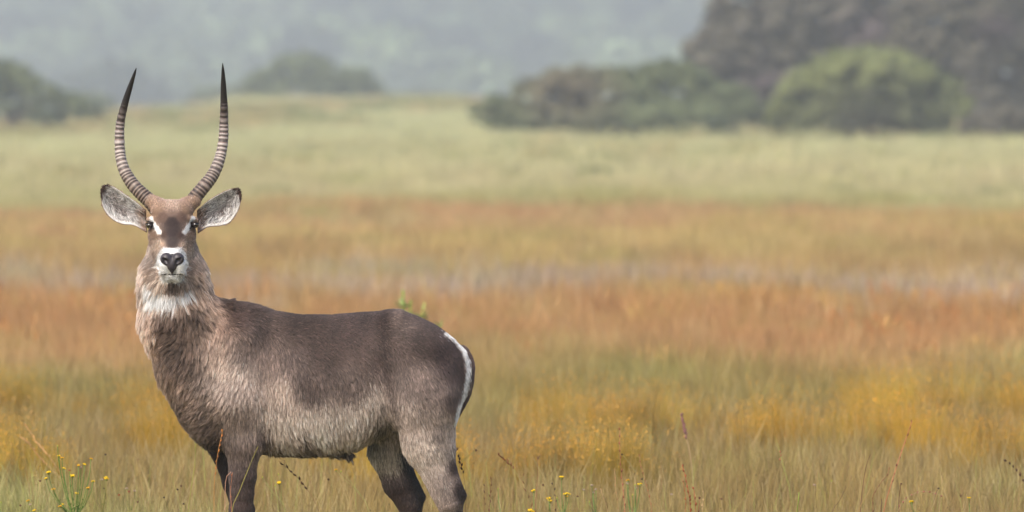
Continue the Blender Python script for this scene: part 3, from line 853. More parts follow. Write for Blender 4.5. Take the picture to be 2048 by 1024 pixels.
RIM = [(888, 664), (909, 678), (924, 697), (933, 720), (934, 750), (930, 780), (921, 805), (912, 838)]
def coat_colour(p):
    """colour of the coat at each point, some shade painted in, display values"""
    qx, qy = to_px(p)
    c = blend(qx, qy, COAT, 'rgb')
    y = p[:, 1]
    mo = np.zeros(len(qx)); rr_ = np.random.default_rng(77)
    for _ in range(16):
        a_, f_ = rr_.uniform(0, 6.28), rr_.uniform(.03, .22)
        mo += np.sin((qx * math.cos(a_) * 1.4 + qy * math.sin(a_) * .7) * f_ + y * 30 * f_ + rr_.uniform(0, 6.28))
    mg_ = c.mean(1)[:, None]; bodyw = smooth(480, 600, qy)[:, None]
    c = mg_ + (c - mg_) * (1 - .18 * (1 - bodyw))
    c = c * (1 + 0.015 * mo * (qy > 480))[:, None]
    def mixin(m, rgb):
        nonlocal c
        m = np.clip(m, 0, 1)[:, None]; c = c * (1 - m) + np.array(rgb, float) * m
    # far hind leg: pale inside the thigh, a pale garter, dark shank with a darker back edge
    fh = smooth(0.0, 0.05, y) * (qx > 690) * (qx < 900) * (qy > 840)
    mixin(fh * smooth(835, 860, qy), (116, 108, 92))
    mixin(fh * smooth(898, 918, qy), (146, 136, 122))
    mixin(fh * smooth(930, 955, qy), (84, 66, 60))
    mixin(fh * np.clip(1 - pxseg(qx, qy, (812, 915), (848, 990), 10, 16) / 8, 0, 1) * (qy > 905), (48, 36, 34))
    ff = smooth(0.02, 0.07, y) * (qx < 560) * (qy > 860)
    mixin(ff, (66, 50, 46))
    # belly line: dark hair, with the shade underneath painted in
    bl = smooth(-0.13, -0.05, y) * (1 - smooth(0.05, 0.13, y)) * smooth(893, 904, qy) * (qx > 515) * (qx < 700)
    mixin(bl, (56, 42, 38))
    # shade of the crease in front of the hip, painted dark into the coat
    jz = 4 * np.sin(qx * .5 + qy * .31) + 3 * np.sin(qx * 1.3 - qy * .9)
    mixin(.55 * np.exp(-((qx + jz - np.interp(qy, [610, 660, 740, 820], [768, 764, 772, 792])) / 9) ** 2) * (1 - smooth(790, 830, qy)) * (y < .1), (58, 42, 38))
    # white bib across the throat
    nz_ = 6 * np.sin(qx * .9 + qy * .13) + 4 * np.sin(qx * 2.1 - qy * .2)
    d = np.minimum(pxseg(qx, qy, (299, 572), (312, 592), 3, 6), pxseg(qx, qy, (310, 591), (344, 599), 8, 6))
    d = np.minimum(d, pxseg(qx, qy, (346, 600), (374, 582), 4, 2))
    mixin((y < 0.1) * (0.95 - (d + nz_ * .6) / 10), (192, 184, 180))
    # face marks
    face = y < -0.06
    for s in (1, -1):
        mx = lambda x: 344 + s * (x - 344)
        d = np.minimum(pxseg(qx, qy, (mx(299), 429), (mx(306), 444), 1.8, 2.8), pxseg(qx, qy, (mx(305), 444), (mx(318), 464), 3.2, 4.6))
        mixin(face * (0.8 - (d + .12 * nz_) / 2.4), (208, 200, 195))
        d = np.minimum(pxseg(qx, qy, (mx(291), 446), (mx(305), 446), 2.2, 1.6), pxseg(qx, qy, (mx(303), 449), (mx(308), 458), 1.6, 1.0))
        mixin(face * (0.9 - d / 1.6), (52, 40, 38))
        # pale lips round the nose
        d = pxseg(qx, qy, (mx(325), 509), (mx(321), 533), 5, 7.5)
        mixin(face * (0.9 - d / 2.2), (224, 222, 220))
    d = np.minimum(pxseg(qx, qy, (332, 506), (356, 506), 8.5, 8.5), pxseg(qx, qy, (326, 540), (362, 540), 10, 10))
    mixin(face * (y < -.15) * (0.9 - d / 2.2), (224, 222, 220))
    d = pxseg(qx, qy, (334, 552), (354, 552), 10, 10)
    mixin(face * (y < -.15) * (0.9 - d / 2.5), (214, 210, 192))
    mixin((y < -.2) * (1.0 - np.hypot((qx - 344) / 21, (qy - 521) / 14)) * 8, (34, 28, 30))
    d = np.hypot((qx - 344) / 30, (qy - 549) / 1.6)
    mixin((y < -.2) * (1.2 - d) * 2 * (np.abs(qx - 344) < 24), (70, 58, 56))  # mouth line: shade of the parting painted dark into the colour
    # white crescent on the rump, black-brown behind it
    d = np.full(len(qx), 99.0)
    for a, b_ in zip(RIM[:-1], RIM[1:]):
        t = RIM.index(a) / 6
        d = np.minimum(d, pxseg(qx, qy, a, b_, 2.2 + 2.6 * t * (1.5 - t), 2.2 + 2.6 * (t + .16) * (1.34 - t)))
    mixin((1.0 - (d + .25 * nz_) / 3.0) * (y < 0.16), (206, 199, 190))
    return c

BLO = np.array([P(240, 1175, 0)[0] - .02, -0.40, -0.02]); BHI = np.array([P(975, 0, 0)[0], 0.30, P(0, 380, 0)[2]])
BV, BF = surface_nets(body_f, BLO, BHI, 0.0042)
for _ in range(2):
    g = grad(body_f, BV); fv = body_f(BV)
    BV = BV - (fv / np.maximum((g * g).sum(1), 0.3))[:, None] * g * 0.9
BN = grad(body_f, BV); BN /= np.linalg.norm(BN, axis=1)[:, None] + 1e-9

m_skin = attr_mat('skin_material', 0.8, 0.15, 90, 0.3)
ante = empty('antelope', (P(640, 1175, 0)[0], 0, 0))
AO = np.array(ante.location)
tag(ante, 'shaggy grey brown male antelope with long ringed horns looking at the viewer', 'antelope')
GRADE = np.array([0.935, 0.945, 0.93])

def albedo(c, k=1.95, g=1.75):
    l = lin(c); y = (l @ np.array([.3, .5, .2]))[:, None]
    return np.clip(l * (y / 0.25) ** (g - 1) * GRADE * k * 0.62, 0.004, 0.66)
skin_c = albedo(coat_colour(BV), 1.3)
body = link('body', mesh_np('body', BV - AO, BF, m_skin, colors=skin_c), ante)

# ---- fur
def hair_mat(name, rough=0.45, rrough=0.6):
    m = bpy.data.materials.new(name); m.use_nodes = True
    nt = m.node_tree; nt.nodes.clear()
    o = nt.nodes.new('ShaderNodeOutputMaterial')
    a = N(nt, 'ShaderNodeAttribute', attribute_name='col')
    h = nt.nodes.new('ShaderNodeBsdfHairPrincipled')
    h.parametrization = 'COLOR'
    h.inputs['Roughness'].default_value = rough; h.inputs['Radial Roughness'].default_value = rrough
    h.inputs['Random Roughness'].default_value = 0.2 if 'Random Roughness' in h.inputs else 0
    hi = nt.nodes.new('ShaderNodeHairInfo')
    hsv = nt.nodes.new('ShaderNodeHueSaturation'); nt.links.new(a.outputs['Color'], hsv.inputs['Color'])
    # roots a little darker than the tips
    nt.links.new(math_node(nt, 'MULTIPLY_ADD', hi.outputs['Intercept'], 0.35, 0.8), hsv.inputs['Value'])
    nt.links.new(hsv.outputs[0], h.inputs['Color'])
    df = nt.nodes.new('ShaderNodeBsdfDiffuse'); nt.links.new(hsv.outputs[0], df.inputs[0])
    mx = nt.nodes.new('ShaderNodeMixShader'); mx.inputs[0].default_value = 0.55
    nt.links.new(h.outputs[0], mx.inputs[1]); nt.links.new(df.outputs[0], mx.inputs[2])
    nt.links.new(mx.outputs[0], o.inputs[0])
    return m
m_fur = hair_mat('fur_material')

def make_hair(name, roots, nrm, dirs, length, lift, colr, rad, parent, mat, clump=0.012, clumpw=0.65, seed=0, wig=0.15, droop=0.25, npt=5, origin=None, shade=0.16):
    """strands as real hair curves. dirs: wished direction, laid onto the surface and lifted off it"""
    r = np.random.default_rng(seed)
    n = len(roots)
    # clumps
    nk = max(8, int(n / 7))
    wk = 1.0 / (0.008 + np.broadcast_to(length, (n,))) ** 2.2
    ki = r.choice(n, nk, replace=False, p=wk / wk.sum())
    kd = kdtree.KDTree(nk)
    for i, p in enumerate(roots[ki]): kd.insert(p, i)
    kd.balance()
    near_ = np.array([kd.find(p)[1] for p in roots])
    kn = r.normal(size=(nk, 3)); kb = r.normal(size=nk)
    dv = dirs + kn[near_] * wig * 0.8 + r.normal(size=(n, 3)) * wig * 0.35
    t = dv - nrm * (dv * nrm).sum(1)[:, None]
    t /= np.linalg.norm(t, axis=1)[:, None] + 1e-9
    lf = (lift * r.uniform(0.6, 1.3, n))[:, None]
    d0 = t + nrm * (lf * 1.3); d0 /= np.linalg.norm(d0, axis=1)[:, None]
    d1 = t + nrm * (lf * 0.35); d1[:, 2] -= droop; d1 /= np.linalg.norm(d1, axis=1)[:, None]
    L = (length * r.uniform(0.65, 1.25, n) * (1 + 0.15 * kb[near_]).clip(.5, 1.5))[:, None]
    ts = np.linspace(0, 1, npt)
    pts = np.stack([roots + L * (d0 * (s - s * s / 2) + d1 * (s * s / 2)) for s in ts], 1)
    kp = pts[ki]                                    # the clump's own strand
    for j, s in enumerate(ts):
        w = (clumpw * np.interp(length, [.006, .018, .035, .055], [.1, .25, .55, .85]) * s ** 1.2)[:, None]
        off = kp[near_, j] - kp[near_, 0] + (roots[ki][near_] - roots) * 1.0
        pts[:, j] = pts[:, j] * (1 - w) + (roots + off) * w
    pts += nrm[:, None, :] * (-0.0015)
    if origin is not None: pts = pts - origin
    hc = bpy.data.hair_curves.new(name)
    hc.add_curves([npt] * n)
    hc.position_data.foreach_set('vector', pts.astype(np.float32).ravel())
    ra = hc.attributes.get('radius') or hc.attributes.new('radius', 'FLOAT', 'POINT')
    prof = np.array([1, .95, .8, .55, .12]) if npt == 5 else np.linspace(1, .15, npt)
    ra.data.foreach_set('value', (rad * r.uniform(.7, 1.3, n)[:, None] * prof[None]).astype(np.float32).ravel())
    v = np.exp(kb[near_] * shade * .8 + r.normal(0, shade * 1.9, n))[:, None]
    cc = np.ones((n, 4), np.float32); cc[:, :3] = np.clip(colr * v, 0.004, 0.93)
    a = hc.attributes.new('col', 'FLOAT_COLOR', 'CURVE'); a.data.foreach_set('color', cc.ravel())
    hc.materials.append(mat)
    return link(name, hc, parent)

def sample_mesh(V, F, NN, dens, seed):
    """random roots on the surface, dens = roots per square metre for each vertex"""
    r = np.random.default_rng(seed)
    T = np.concatenate([F[:, [0, 1, 2]], F[:, [0, 2, 3]]])
    e1 = V[T[:, 1]] - V[T[:, 0]]; e2 = V[T[:, 2]] - V[T[:, 0]]
    ar = np.linalg.norm(np.cross(e1, e2), axis=1) / 2
    ex = ar * dens[T].mean(1)
    k = r.poisson(ex)
    ti = np.repeat(np.arange(len(T)), k)
    a = r.random(len(ti)); b_ = r.random(len(ti)); s = a + b_ > 1; a[s] = 1 - a[s]; b_[s] = 1 - b_[s]
    p = V[T[ti, 0]] + a[:, None] * e1[ti] + b_[:, None] * e2[ti]
    nn = NN[T[ti, 0]] * (1 - a - b_)[:, None] + NN[T[ti, 1]] * a[:, None] + NN[T[ti, 2]] * b_[:, None]
    return p, nn / (np.linalg.norm(nn, axis=1)[:, None] + 1e-9)

NOSE_C = (344, 524)
bx, by = to_px(BV)
gl = blend(bx, by, GROOM, 'g')
face_v = (BV[:, 1] < -0.10) & (by > 395) & (by < 565) & (bx > 280) & (bx < 410)
dens = np.interp(gl[:, 0], [8, 12, 20, 30, 45], [1000000., 600000., 400000., 290000., 240000.])
dens *= np.where(BN[:, 1] > 0.35, 0.3, 1.0)          # fewer strands on the far flank
dens[by > 1060] *= 0.35
R, RN = sample_mesh(BV, BF, BN, dens, 5)
qx, qy = to_px(R)
# no hair on the nose leather, the eyes and the lip line
bald = ((np.hypot((qx - 344) / 23, (qy - 521) / 16) < 1) & (R[:, 1] < -0.22))
for ex in (298, 390):
    bald |= (np.hypot((qx - ex) / 9.5, (qy - 451) / 6.0) < 1) & (R[:, 1] < -0.06)
bald |= (np.abs(qy - 549) < 1.4) & (np.abs(qx - 344) < 22) & (R[:, 1] < -0.22)
R, RN, qx, qy = R[~bald], RN[~bald], qx[~bald], qy[~bald]
G = blend(qx, qy, GROOM, 'g')
dirs = np.stack([G[:, 2], np.zeros(len(G)), -G[:, 3]], 1)
# on the muzzle hair also runs back towards the neck
isf = (R[:, 1] < -0.10) & (qy < 560) & (qx < 420)
dirs[isf, 1] += 0.5
jit = rng.normal(0, 1.25, (len(R), 3)) / 440
gz_ = smooth(560, 680, qy) * (qx < 880)
jit[:, 2] += gz_ * rng.normal(0, 11, len(R)) / 440
jit[:, 0] += gz_ * rng.normal(0, 5, len(R)) / 440
hc_ = albedo(coat_colour(R + jit * [1, 0, 1]))
FUR_GAIN = 1.0
furo = make_hair('coat', R, RN, dirs, G[:, 0] / 1000, G[:, 1], hc_ * FUR_GAIN, np.interp(G[:, 0], [6, 14, 40], [.00038, .0005, .0006])[:, None],
                 body, m_fur, seed=6, origin=AO, shade=0.24)
print('hair strands', len(R))

# ---- horns
m_horn = attr_mat('horn_material', 0.45, 0.4, 220, 0.2, bump=0.3)
def spline(pts, n):
    pts = np.asarray(pts, float); m = len(pts)
    q = np.vstack([2 * pts[0] - pts[1], pts, 2 * pts[-1] - pts[-2]])
    cl = np.concatenate([[0], np.cumsum(np.linalg.norm(np.diff(pts, axis=0), axis=1))])
    out = []
    for s in np.linspace(0, cl[-1], n):
        i = min(np.searchsorted(cl, s, 'right') - 1, m - 2); i = max(i, 0)
        t = (s - cl[i]) / (cl[i + 1] - cl[i])
        p0, p1, p2, p3 = q[i], q[i + 1], q[i + 2], q[i + 3]
        out.append(0.5 * ((2 * p1) + (-p0 + p2) * t + (2 * p0 - 5 * p1 + 4 * p2 - p3) * t * t + (-p0 + 3 * p1 - 3 * p2 + p3) * t ** 3))
    return np.array(out)
def horn(path, widths, flip, seed):
    r = np.random.default_rng(seed)
    n, m = 620, 30
    C = spline([P(*p) for p in path], n)
    s = np.linspace(0, 1, n)
    wd = np.interp(s, *widths) / 440 / 2
    # ring phase: tighter rings near the skull, fading to a smooth tip
    dens_ = np.interp(s, [0, .3, .7, 1], [46, 40, 30, 26])
    ph = np.cumsum(dens_) / n + 0.2 * np.sin(s * 40 + seed) + 0.12 * np.sin(s * 97 + 2 * seed)
    amp_j = np.interp(s, np.linspace(0, 1, 46), r.uniform(.55, 1.25, 46))
    fr = ph % 1.0
    ridge = np.where(fr < .7, np.sin(fr / .7 * math.pi) ** 0.7, 0)
    amp = np.interp(s, [0, .05, .6, .74, .8, 1], [.08, .13, .13, .10, 0, 0]) * amp_j
    T = np.gradient(C, axis=0); T /= np.linalg.norm(T, axis=1)[:, None]
    f = np.array([0, -1.0, 0]); A = f - T * (T @ f)[:, None]; A /= np.linalg.norm(A, axis=1)[:, None]
    B = np.cross(T, A)
    th = np.linspace(0, 2 * math.pi, m, endpoint=False)
    # rings are strongest on the front, nearly gone behind
    front = 0.35 + 0.65 * (0.5 + 0.5 * np.cos(th))
    V = []; K = []
    groove = (1 - ridge)
    for i in range(n):
        wob = 1 + 0.02 * np.sin(th * 3 + s[i] * 30)
        # rings dip to a shallow v on the front
        k2 = (ph[i] + 0.12 * np.cos(th)) % 1.0
        rg = np.where(k2 < .72, np.sin(np.clip(k2 / .72, 0, 1) * math.pi) ** 0.7, 0)
        rad = wd[i] * (1 + amp[i] * front * (rg - 0.4)) * wob
        V.append(C[i] + rad[:, None] * (np.cos(th)[:, None] * A[i] + np.sin(th)[:, None] * B[i]))
        base = np.array([np.interp(s[i], [0, .12, .3, .45, .6, .7, .78, 1], v_) for v_ in
                         ([72, 92, 114, 136, 120, 80, 40, 30], [60, 79, 104, 128, 112, 73, 37, 27], [52, 70, 97, 123, 109, 71, 37, 29])])
        red = np.array([128, 82, 60]); dark = np.array([42, 32, 30])
        fade = np.interp(s[i], [0, .68, .8, 1], [1, 1, 0, 0])
        g = ((1 - rg) * fade)[:, None]
        edge = (np.clip(1 - np.abs(k2 - .66) / .1, 0, 1) * fade * np.interp(s[i], [0, .25, .4, .6, .7], [.3, .4, .9, .8, .2]))[:, None]
        gk = np.interp(s[i], [0, .15, .35, .6, .75], [.85, .75, .42, .55, .85])
        c = base * (1 + 0.32 * (rg * fade)[:, None] - 0.05) * (1 - g * gk) + dark * g * gk
        c = c * (1 - edge * .5) + red * edge * .5
        c = c * r.uniform(.9, 1.1, (m, 1))
        K.append(lin(np.clip(c, 0, 255)) * 1.05)
    V = np.concatenate(V + [C[-1:] + T[-1:] * 0.004]); K = np.concatenate(K + [lin([[30, 26, 26]])])
    i = np.arange(n - 1)[:, None] * m; j = np.arange(m)[None]
    q = np.stack([i + j, i + (j + 1) % m, i + m + (j + 1) % m, i + m + j], -1).reshape(-1, 4)
    q = q[:, ::-1]
    e = (n - 1) * m
    cap = np.stack([np.full(m, n * m), e + (np.arange(m) + 1) % m, e + np.arange(m), np.full(m, n * m)], 1)
    tri = [tuple(x) for x in q] + [tuple(x[:3]) for x in cap]
    me = bpy.data.meshes.new('horn'); me.from_pydata((V - AO).tolist(), [], tri)
    me.polygons.foreach_set('use_smooth', np.ones(len(me.polygons), bool))
    a = me.attributes.new('col', 'FLOAT_COLOR', 'POINT'); c4 = np.ones((len(V), 4), np.float32); c4[:, :3] = K
    a.data.foreach_set('color', c4.ravel()); me.materials.append(m_horn)
    return link('horn', me, ante)
horn([(318, 424, -.05), (301, 404, -.05), (283, 387, -.03), (266, 369, 0), (251, 346, .03), (243, 322, .06), (239.7, 299, .08), (239, 273, .09), (241.5, 243, .09), (248, 213, .07), (260.5, 173, .03), (272.3, 137, -.02)],
     ([0, .12, .28, .42, .55, .72, .86, .96, 1], [31, 28, 25, 21.5, 19.5, 15.5, 11, 6, 2]), 1, 1)
horn([(370, 424, -.05), (388, 397, -.05), (406, 375.5, -.03), (421, 357, 0), (432, 337, .03), (440, 316, .06), (444.8, 292.5, .08), (447.2, 269, .09), (448, 243, .09), (448, 213, .07), (446.8, 166, .03), (445.3, 127, -.02)],
     ([0, .12, .28, .42, .55, .72, .86, .96, 1], [31, 28, 25, 21.5, 19.5, 15.5, 11, 5.5, 1.6]), -1, 2)

# ---- ears: cupped leaves of gristle, open to the front
m_ear = attr_mat('ear_skin_material', 0.8, 0.15, 80, 0.2)
def ear(base, tip, up_out, lo_out, seed):
    """up_out / lo_out: outline points (photo pixels) from base to tip along the upper and the lower edge"""
    U = spline([(*p, 0) for p in up_out], 40)[:, :2]; Lw = spline([(*p, 0) for p in lo_out], 40)[:, :2]
    n, m = 40, 17
    V = []; 
    for i in range(n):
        t = i / (n - 1)
        yb = -0.05 + 0.03 * t
        wdt = np.hypot(*(U[i] - Lw[i])) / 440
        for j in range(m):
            s = j / (m - 1)
            q = U[i] * (1 - s) + Lw[i] * s
            cup = wdt * 0.42 * math.sin(math.pi * s) ** 0.8 * (1 - 0.25 * t)
            V.append(P(q[0], q[1], yb + cup))
    V = np.array(V)
    i = (np.arange(n - 1)[:, None] * m + np.arange(m - 1)[None]).ravel()
    F = np.stack([i, i + 1, i + m + 1, i + m], 1)
    # front side normal towards the viewer
    e1 = V[F[:, 1]] - V[F[:, 0]]; e2 = V[F[:, 3]] - V[F[:, 0]]
    nn = np.cross(e1, e2)
    if nn[:, 1].mean() > 0: F = F[:, ::-1]
    NV = np.zeros_like(V)
    fn = np.cross(V[F[:, 1]] - V[F[:, 0]], V[F[:, 3]] - V[F[:, 0]])
    for k in range(4): np.add.at(NV, F[:, k], fn)
    NV /= np.linalg.norm(NV, axis=1)[:, None] + 1e-12
    th = 0.004
    VB = V - NV * th
    nv = len(V)
    Fall = np.concatenate([F, F[:, ::-1] + nv])
    # rim
    gi = np.arange(n * m).reshape(n, m)
    loop = np.concatenate([gi[0, :], gi[1:, -1], gi[-1, -2::-1], gi[-2:0:-1, 0]])
    nx = np.roll(loop, -1)
    rim = np.stack([loop, nx, nx + nv, loop + nv], 1)
    Fall = np.concatenate([Fall, rim])
    tt = (np.arange(n * m) // m) / (n - 1); ss = (np.arange(n * m) % m) / (m - 1)
    def colour(t, s, back):
        c = np.tile(np.array([148, 143, 142.]), (len(t), 1))
        edge = np.clip((np.abs(s - .5) - .33) / .12, 0, 1)[:, None]
        c = c * (1 - edge) + np.array([208, 203, 199]) * edge
        dk = np.exp(-((s - .62) / .16) ** 2 - ((t - .42) / .26) ** 2)[:, None]
        c = c * (1 - dk * .75) + np.array([74, 64, 62]) * dk * .75
        dk = np.exp(-((s - .3) / .1) ** 2 - ((t - .62) / .2) ** 2)[:, None] * .6
        c = c * (1 - dk) + np.array([90, 80, 78]) * dk
        tp = smooth(.80, .88, t)[:, None]
        c = c * (1 - tp) + np.array([58, 42, 38]) * tp
        bs = (1 - smooth(.0, .18, t))[:, None]
        c = c * (1 - bs) + np.array([120, 98, 88]) * bs
        if back: c = np.array([120, 92, 76.]) * (1 - tp) + np.array([50, 36, 32]) * tp
        return c
    cf = lin(colour(tt, ss, False)); cb = lin(colour(tt, ss, True))
    eo = link('ear', mesh_np('ear', np.concatenate([V, VB]) - AO, Fall, m_ear, colors=np.concatenate([cf * .8, cb * .8])), ante)
    # inner hair combed from the edges and the base outwards, and a short coat on the back
    for part, NN, VV, FF, dn, back in (('inner_hair', NV, V, F, 260000, False), ('outer_coat', -NV, VB, F[:, ::-1], 150000, True)):
        Rr, Rn = sample_mesh(VV, FF, NN, np.full(len(VV), float(dn)), seed + back)
        kd = kdtree.KDTree(len(VV)); [kd.insert(p, k) for k, p in enumerate(VV)]; kd.balance()
        ni = np.array([kd.find(p)[1] for p in Rr])
        t_, s_ = tt[ni], ss[ni]
        t_ = np.clip(t_ + .012 * np.sin(Rr[:, 2] * 900) + .01 * np.sin(Rr[:, 0] * 1300), 0, 1)
        ax = P(*tip, 0) - P(*base, 0); ax /= np.linalg.norm(ax)
        ac = P(*lo_out[len(lo_out) // 2], 0) - P(*up_out[len(up_out) // 2], 0); ac /= np.linalg.norm(ac)
        if back:
            dr = np.tile(ax, (len(Rr), 1)); ln = np.full(len(Rr), .012); lf = np.full(len(Rr), .3)
        else:
            dr = ax[None] * (0.55 + .3 * np.sin(t_ * 9)[:, None]) + ac[None] * ((0.25 - s_) * 1.6)[:, None]
            ln = np.where(np.abs(s_ - .5) > .42, .010, .036) * (1 - .5 * t_); lf = np.full(len(Rr), .35)
            ln = np.where(t_ > .88, .008, ln)
        cl = lin(colour(t_, s_, back)) * 1.35 * GRADE
        make_hair(part, Rr, Rn, dr, ln, lf, cl, 0.0006, eo, m_fur, seed=seed + 3 + back, origin=AO, wig=0.45, droop=0.05, shade=0.5 if not back else .25, clumpw=1.6)
    return eo
ear((295, 432), (210, 372), [(291, 422), (271.7, 405), (250.5, 390), (228, 375), (212.7, 370.6), (206, 374)],
    [(294, 464), (268.7, 450), (244.5, 447), (223, 436), (208, 416), (203.6, 392), (204.5, 378)], 100)
ear((396, 434), (473, 380), [(395, 422), (414, 405), (432, 393), (456.4, 381), (471.5, 377.5), (478, 380)],
    [(395, 466), (414, 453.5), (441, 450.5), (459, 444), (475, 420.5), (481, 396), (480, 384)], 110)

# ---- eyes, nose leather, tail, hooves
m_eye, nt, b = new_mat('eye_material')
b.inputs['Base Color'].default_value = (0.012, 0.007, 0.006, 1); b.inputs['Roughness'].default_value = 0.06; b.inputs['Specular IOR Level'].default_value = 0.6
b.inputs['Coat Weight'].default_value = 1.0
m_lid = attr_mat('eyelid_material', 0.5, 0.3, 200, 0.15)
for s, ex, ey in ((1, 299, 450.5), (-1, 390.5, 449.5)):
    mb = MB(); c = P(ex, ey, -.122)
    mb.ball(c - AO, (.0165, .0185, .0145), 24, 16, (0, 0, 0))
    e = mb.build('eye', m_eye, ante)
    mb = MB()
    for up in (1,):
        pts = []
        for k in range(9):
            a = math.pi * (k / 8)
            q = c + np.array([-s * .019 * math.cos(a), -.0145 * math.sin(a) - .003, .0095 * math.sin(a) + .002])
            pts.append(q - AO)
        mb.tube(pts, [.001, .002, .0024, .0028, .003, .0028, .0024, .002, .001], 7, lin([46, 36, 34]))
    mb.build('eyelid', m_lid, e)

# nose leather
NC = P(344, 522, -.288)
def nose_f(p):
    q = p - NC
    def sph(cx, cy, cz, r, sx=1, sy=1, sz=1):
        return (np.sqrt(((q[:, 0] - cx) / sx) ** 2 + ((q[:, 1] - cy) / sy) ** 2 + ((q[:, 2] - cz) / sz) ** 2) - r)
    u = 1 / 440
    d = smin(sph(-11 * u, 0, 4 * u, 12.5 * u, 1, 1, 1), sph(11.5 * u, 0, 4 * u, 12.5 * u), 0.006)
    d = smin(d, sph(0, -.002, -7 * u, 11 * u, .95, .9, 1.25), 0.012)
    d = smin(d, sph(0, -.004, -20 * u, 4 * u, .8, .7, 1.3), 0.008)
    # nostrils, comma shaped, and the parting between
    for s in (-1, 1):
        a = NC + np.array([s * 13 * u, -.024, 1 * u]); b_ = NC + np.array([s * 8.5 * u, -.026, -6.5 * u])
        dist, h = seg_d(p, a, b_)
        d = smax(d, (5.0 - 2.3 * h) * u - dist, 0.003)
        c_ = NC + np.array([s * 16.5 * u, -.022, 4.5 * u]); dist, h = seg_d(p, a, c_)
        d = smax(d, 2.8 * u - dist, 0.003)
    dist, _ = seg_d(p, NC + np.array([0, -.028, 12 * u]), NC + np.array([0, -.0335, -26 * u]))
    d = smax(d, 1.1 * u - dist, 0.0025)
    return d
nv_, nf_ = surface_nets(nose_f, NC - .06, NC + .06, 0.0012, 4)
m_nose, nt, b = new_mat('nose_material')
tcn = nt.nodes.new('ShaderNodeTexCoord')
vn = nt.nodes.new('ShaderNodeTexVoronoi'); vn.inputs['Scale'].default_value = 420; nt.links.new(tcn.outputs['Object'], vn.inputs['Vector'])
nt.links.new(ramp(nt, noise(nt, tcn.outputs['Object'], 60, 3), [(0.3, L4((38, 33, 37))), (0.7, L4((62, 56, 62)))]), b.inputs['Base Color'])
bn = nt.nodes.new('ShaderNodeBump'); bn.inputs['Strength'].default_value = 0.35; bn.inputs['Distance'].default_value = 0.001
nt.links.new(vn.outputs['Distance'], bn.inputs['Height']); nt.links.new(bn.outputs[0], b.inputs['Normal'])
b.inputs['Roughness'].default_value = 0.42; b.inputs['Specular IOR Level'].default_value = 0.5
link('nose', mesh_np('nose', nv_ - AO, nf_, m_nose), ante)

# tail: hangs behind the rump
tp = [P(*q) for q in ((908, 694, .03), (927, 698, .02), (940, 722, .01), (941, 750, .0), (935, 785, -.01), (923, 815, -.02), (914, 834, -.02))]
tr_ = [.010, .015, .017, .017, .015, .010, .004]
TC = spline(tp, 40); trr = np.interp(np.linspace(0, 1, 40), np.linspace(0, 1, 7), tr_)
mb = MB(); mb.tube([q - AO for q in TC], list(trr), 12, lin([60, 46, 42]))
tail = mb.build('tail', m_skin, ante)
r = np.random.default_rng(9); nt_ = 16000
ti = r.integers(0, 39, nt_); fr = r.random(nt_); a = r.uniform(0, 2 * math.pi, nt_)
cen = TC[ti] * (1 - fr)[:, None] + TC[ti + 1] * fr[:, None]
T = TC[ti + 1] - TC[ti]; T /= np.linalg.norm(T, axis=1)[:, None]
A = np.cross(T, [0, 1, 0]); A /= np.linalg.norm(A, axis=1)[:, None]; B = np.cross(T, A)
nn = np.cos(a)[:, None] * A + np.sin(a)[:, None] * B
make_hair('tail_hair', cen + nn * trr[ti][:, None], nn, T, np.full(nt_, .018), np.full(nt_, .2), np.tile(lin([66, 50, 46]), (nt_, 1)) * 1.2, 0.0007, tail, m_fur, seed=10, origin=AO)

m_hoof = attr_mat('hoof_material', 0.4, 0.4, 60, 0.2)
for hx, hy in ((480, -.12), (490, .12), (896, -.125), (820, .12)):
    for s in (-1, 1):
        mb = MB(); c = P(hx, 1175, hy); c[2] = 0
        rings = []
        for z, fx, bx_, w in ((0.0, .062, .035, .017), (.02, .055, .034, .017), (.045, .038, .032, .015), (.06, .028, .03, .012)):
            rings.append([(c[0] - fx, c[1] + s * .010, z), (c[0] - fx * .6, c[1] + s * (.004 + w * 1.5), z), (c[0] + bx_ * .6, c[1] + s * (.004 + w * 1.6), z), (c[0] + bx_, c[1] + s * .014, z), (c[0] + bx_ * .6, c[1] + s * .002, z), (c[0] - fx * .6, c[1] + s * .002, z)])
        v = [np.array(p) - AO for rg in rings for p in rg]
        f = [(i * 6 + k, i * 6 + (k + 1) % 6, (i + 1) * 6 + (k + 1) % 6, (i + 1) * 6 + k) for i in range(3) for k in range(6)]
        f += [tuple(range(6))[::-1], tuple(range(18, 24))]
        mb.add(v, f, (0.02, 0.016, 0.014))
        mb.build('hoof', m_hoof, ante)

# ------------------------------------------------------------------ wild plants standing in focus round the antelope
m_stem = attr_mat('stem_material', 0.7, 0.2, 150, 0.25, transl=0.15)
m_petal = attr_mat('petal_material', 0.7, 0.2, 300, 0.2, transl=0.15)
STRAW, GREEN, OLIVE, RUST, BROWN, DARK, PALE = (176, 154, 104), (112, 134, 62), (140, 134, 76), (160, 92, 60), (116, 82, 62), (70, 50, 44), (200, 184, 160)
YELLOW, GOLD = (236, 196, 40), (222, 168, 40)

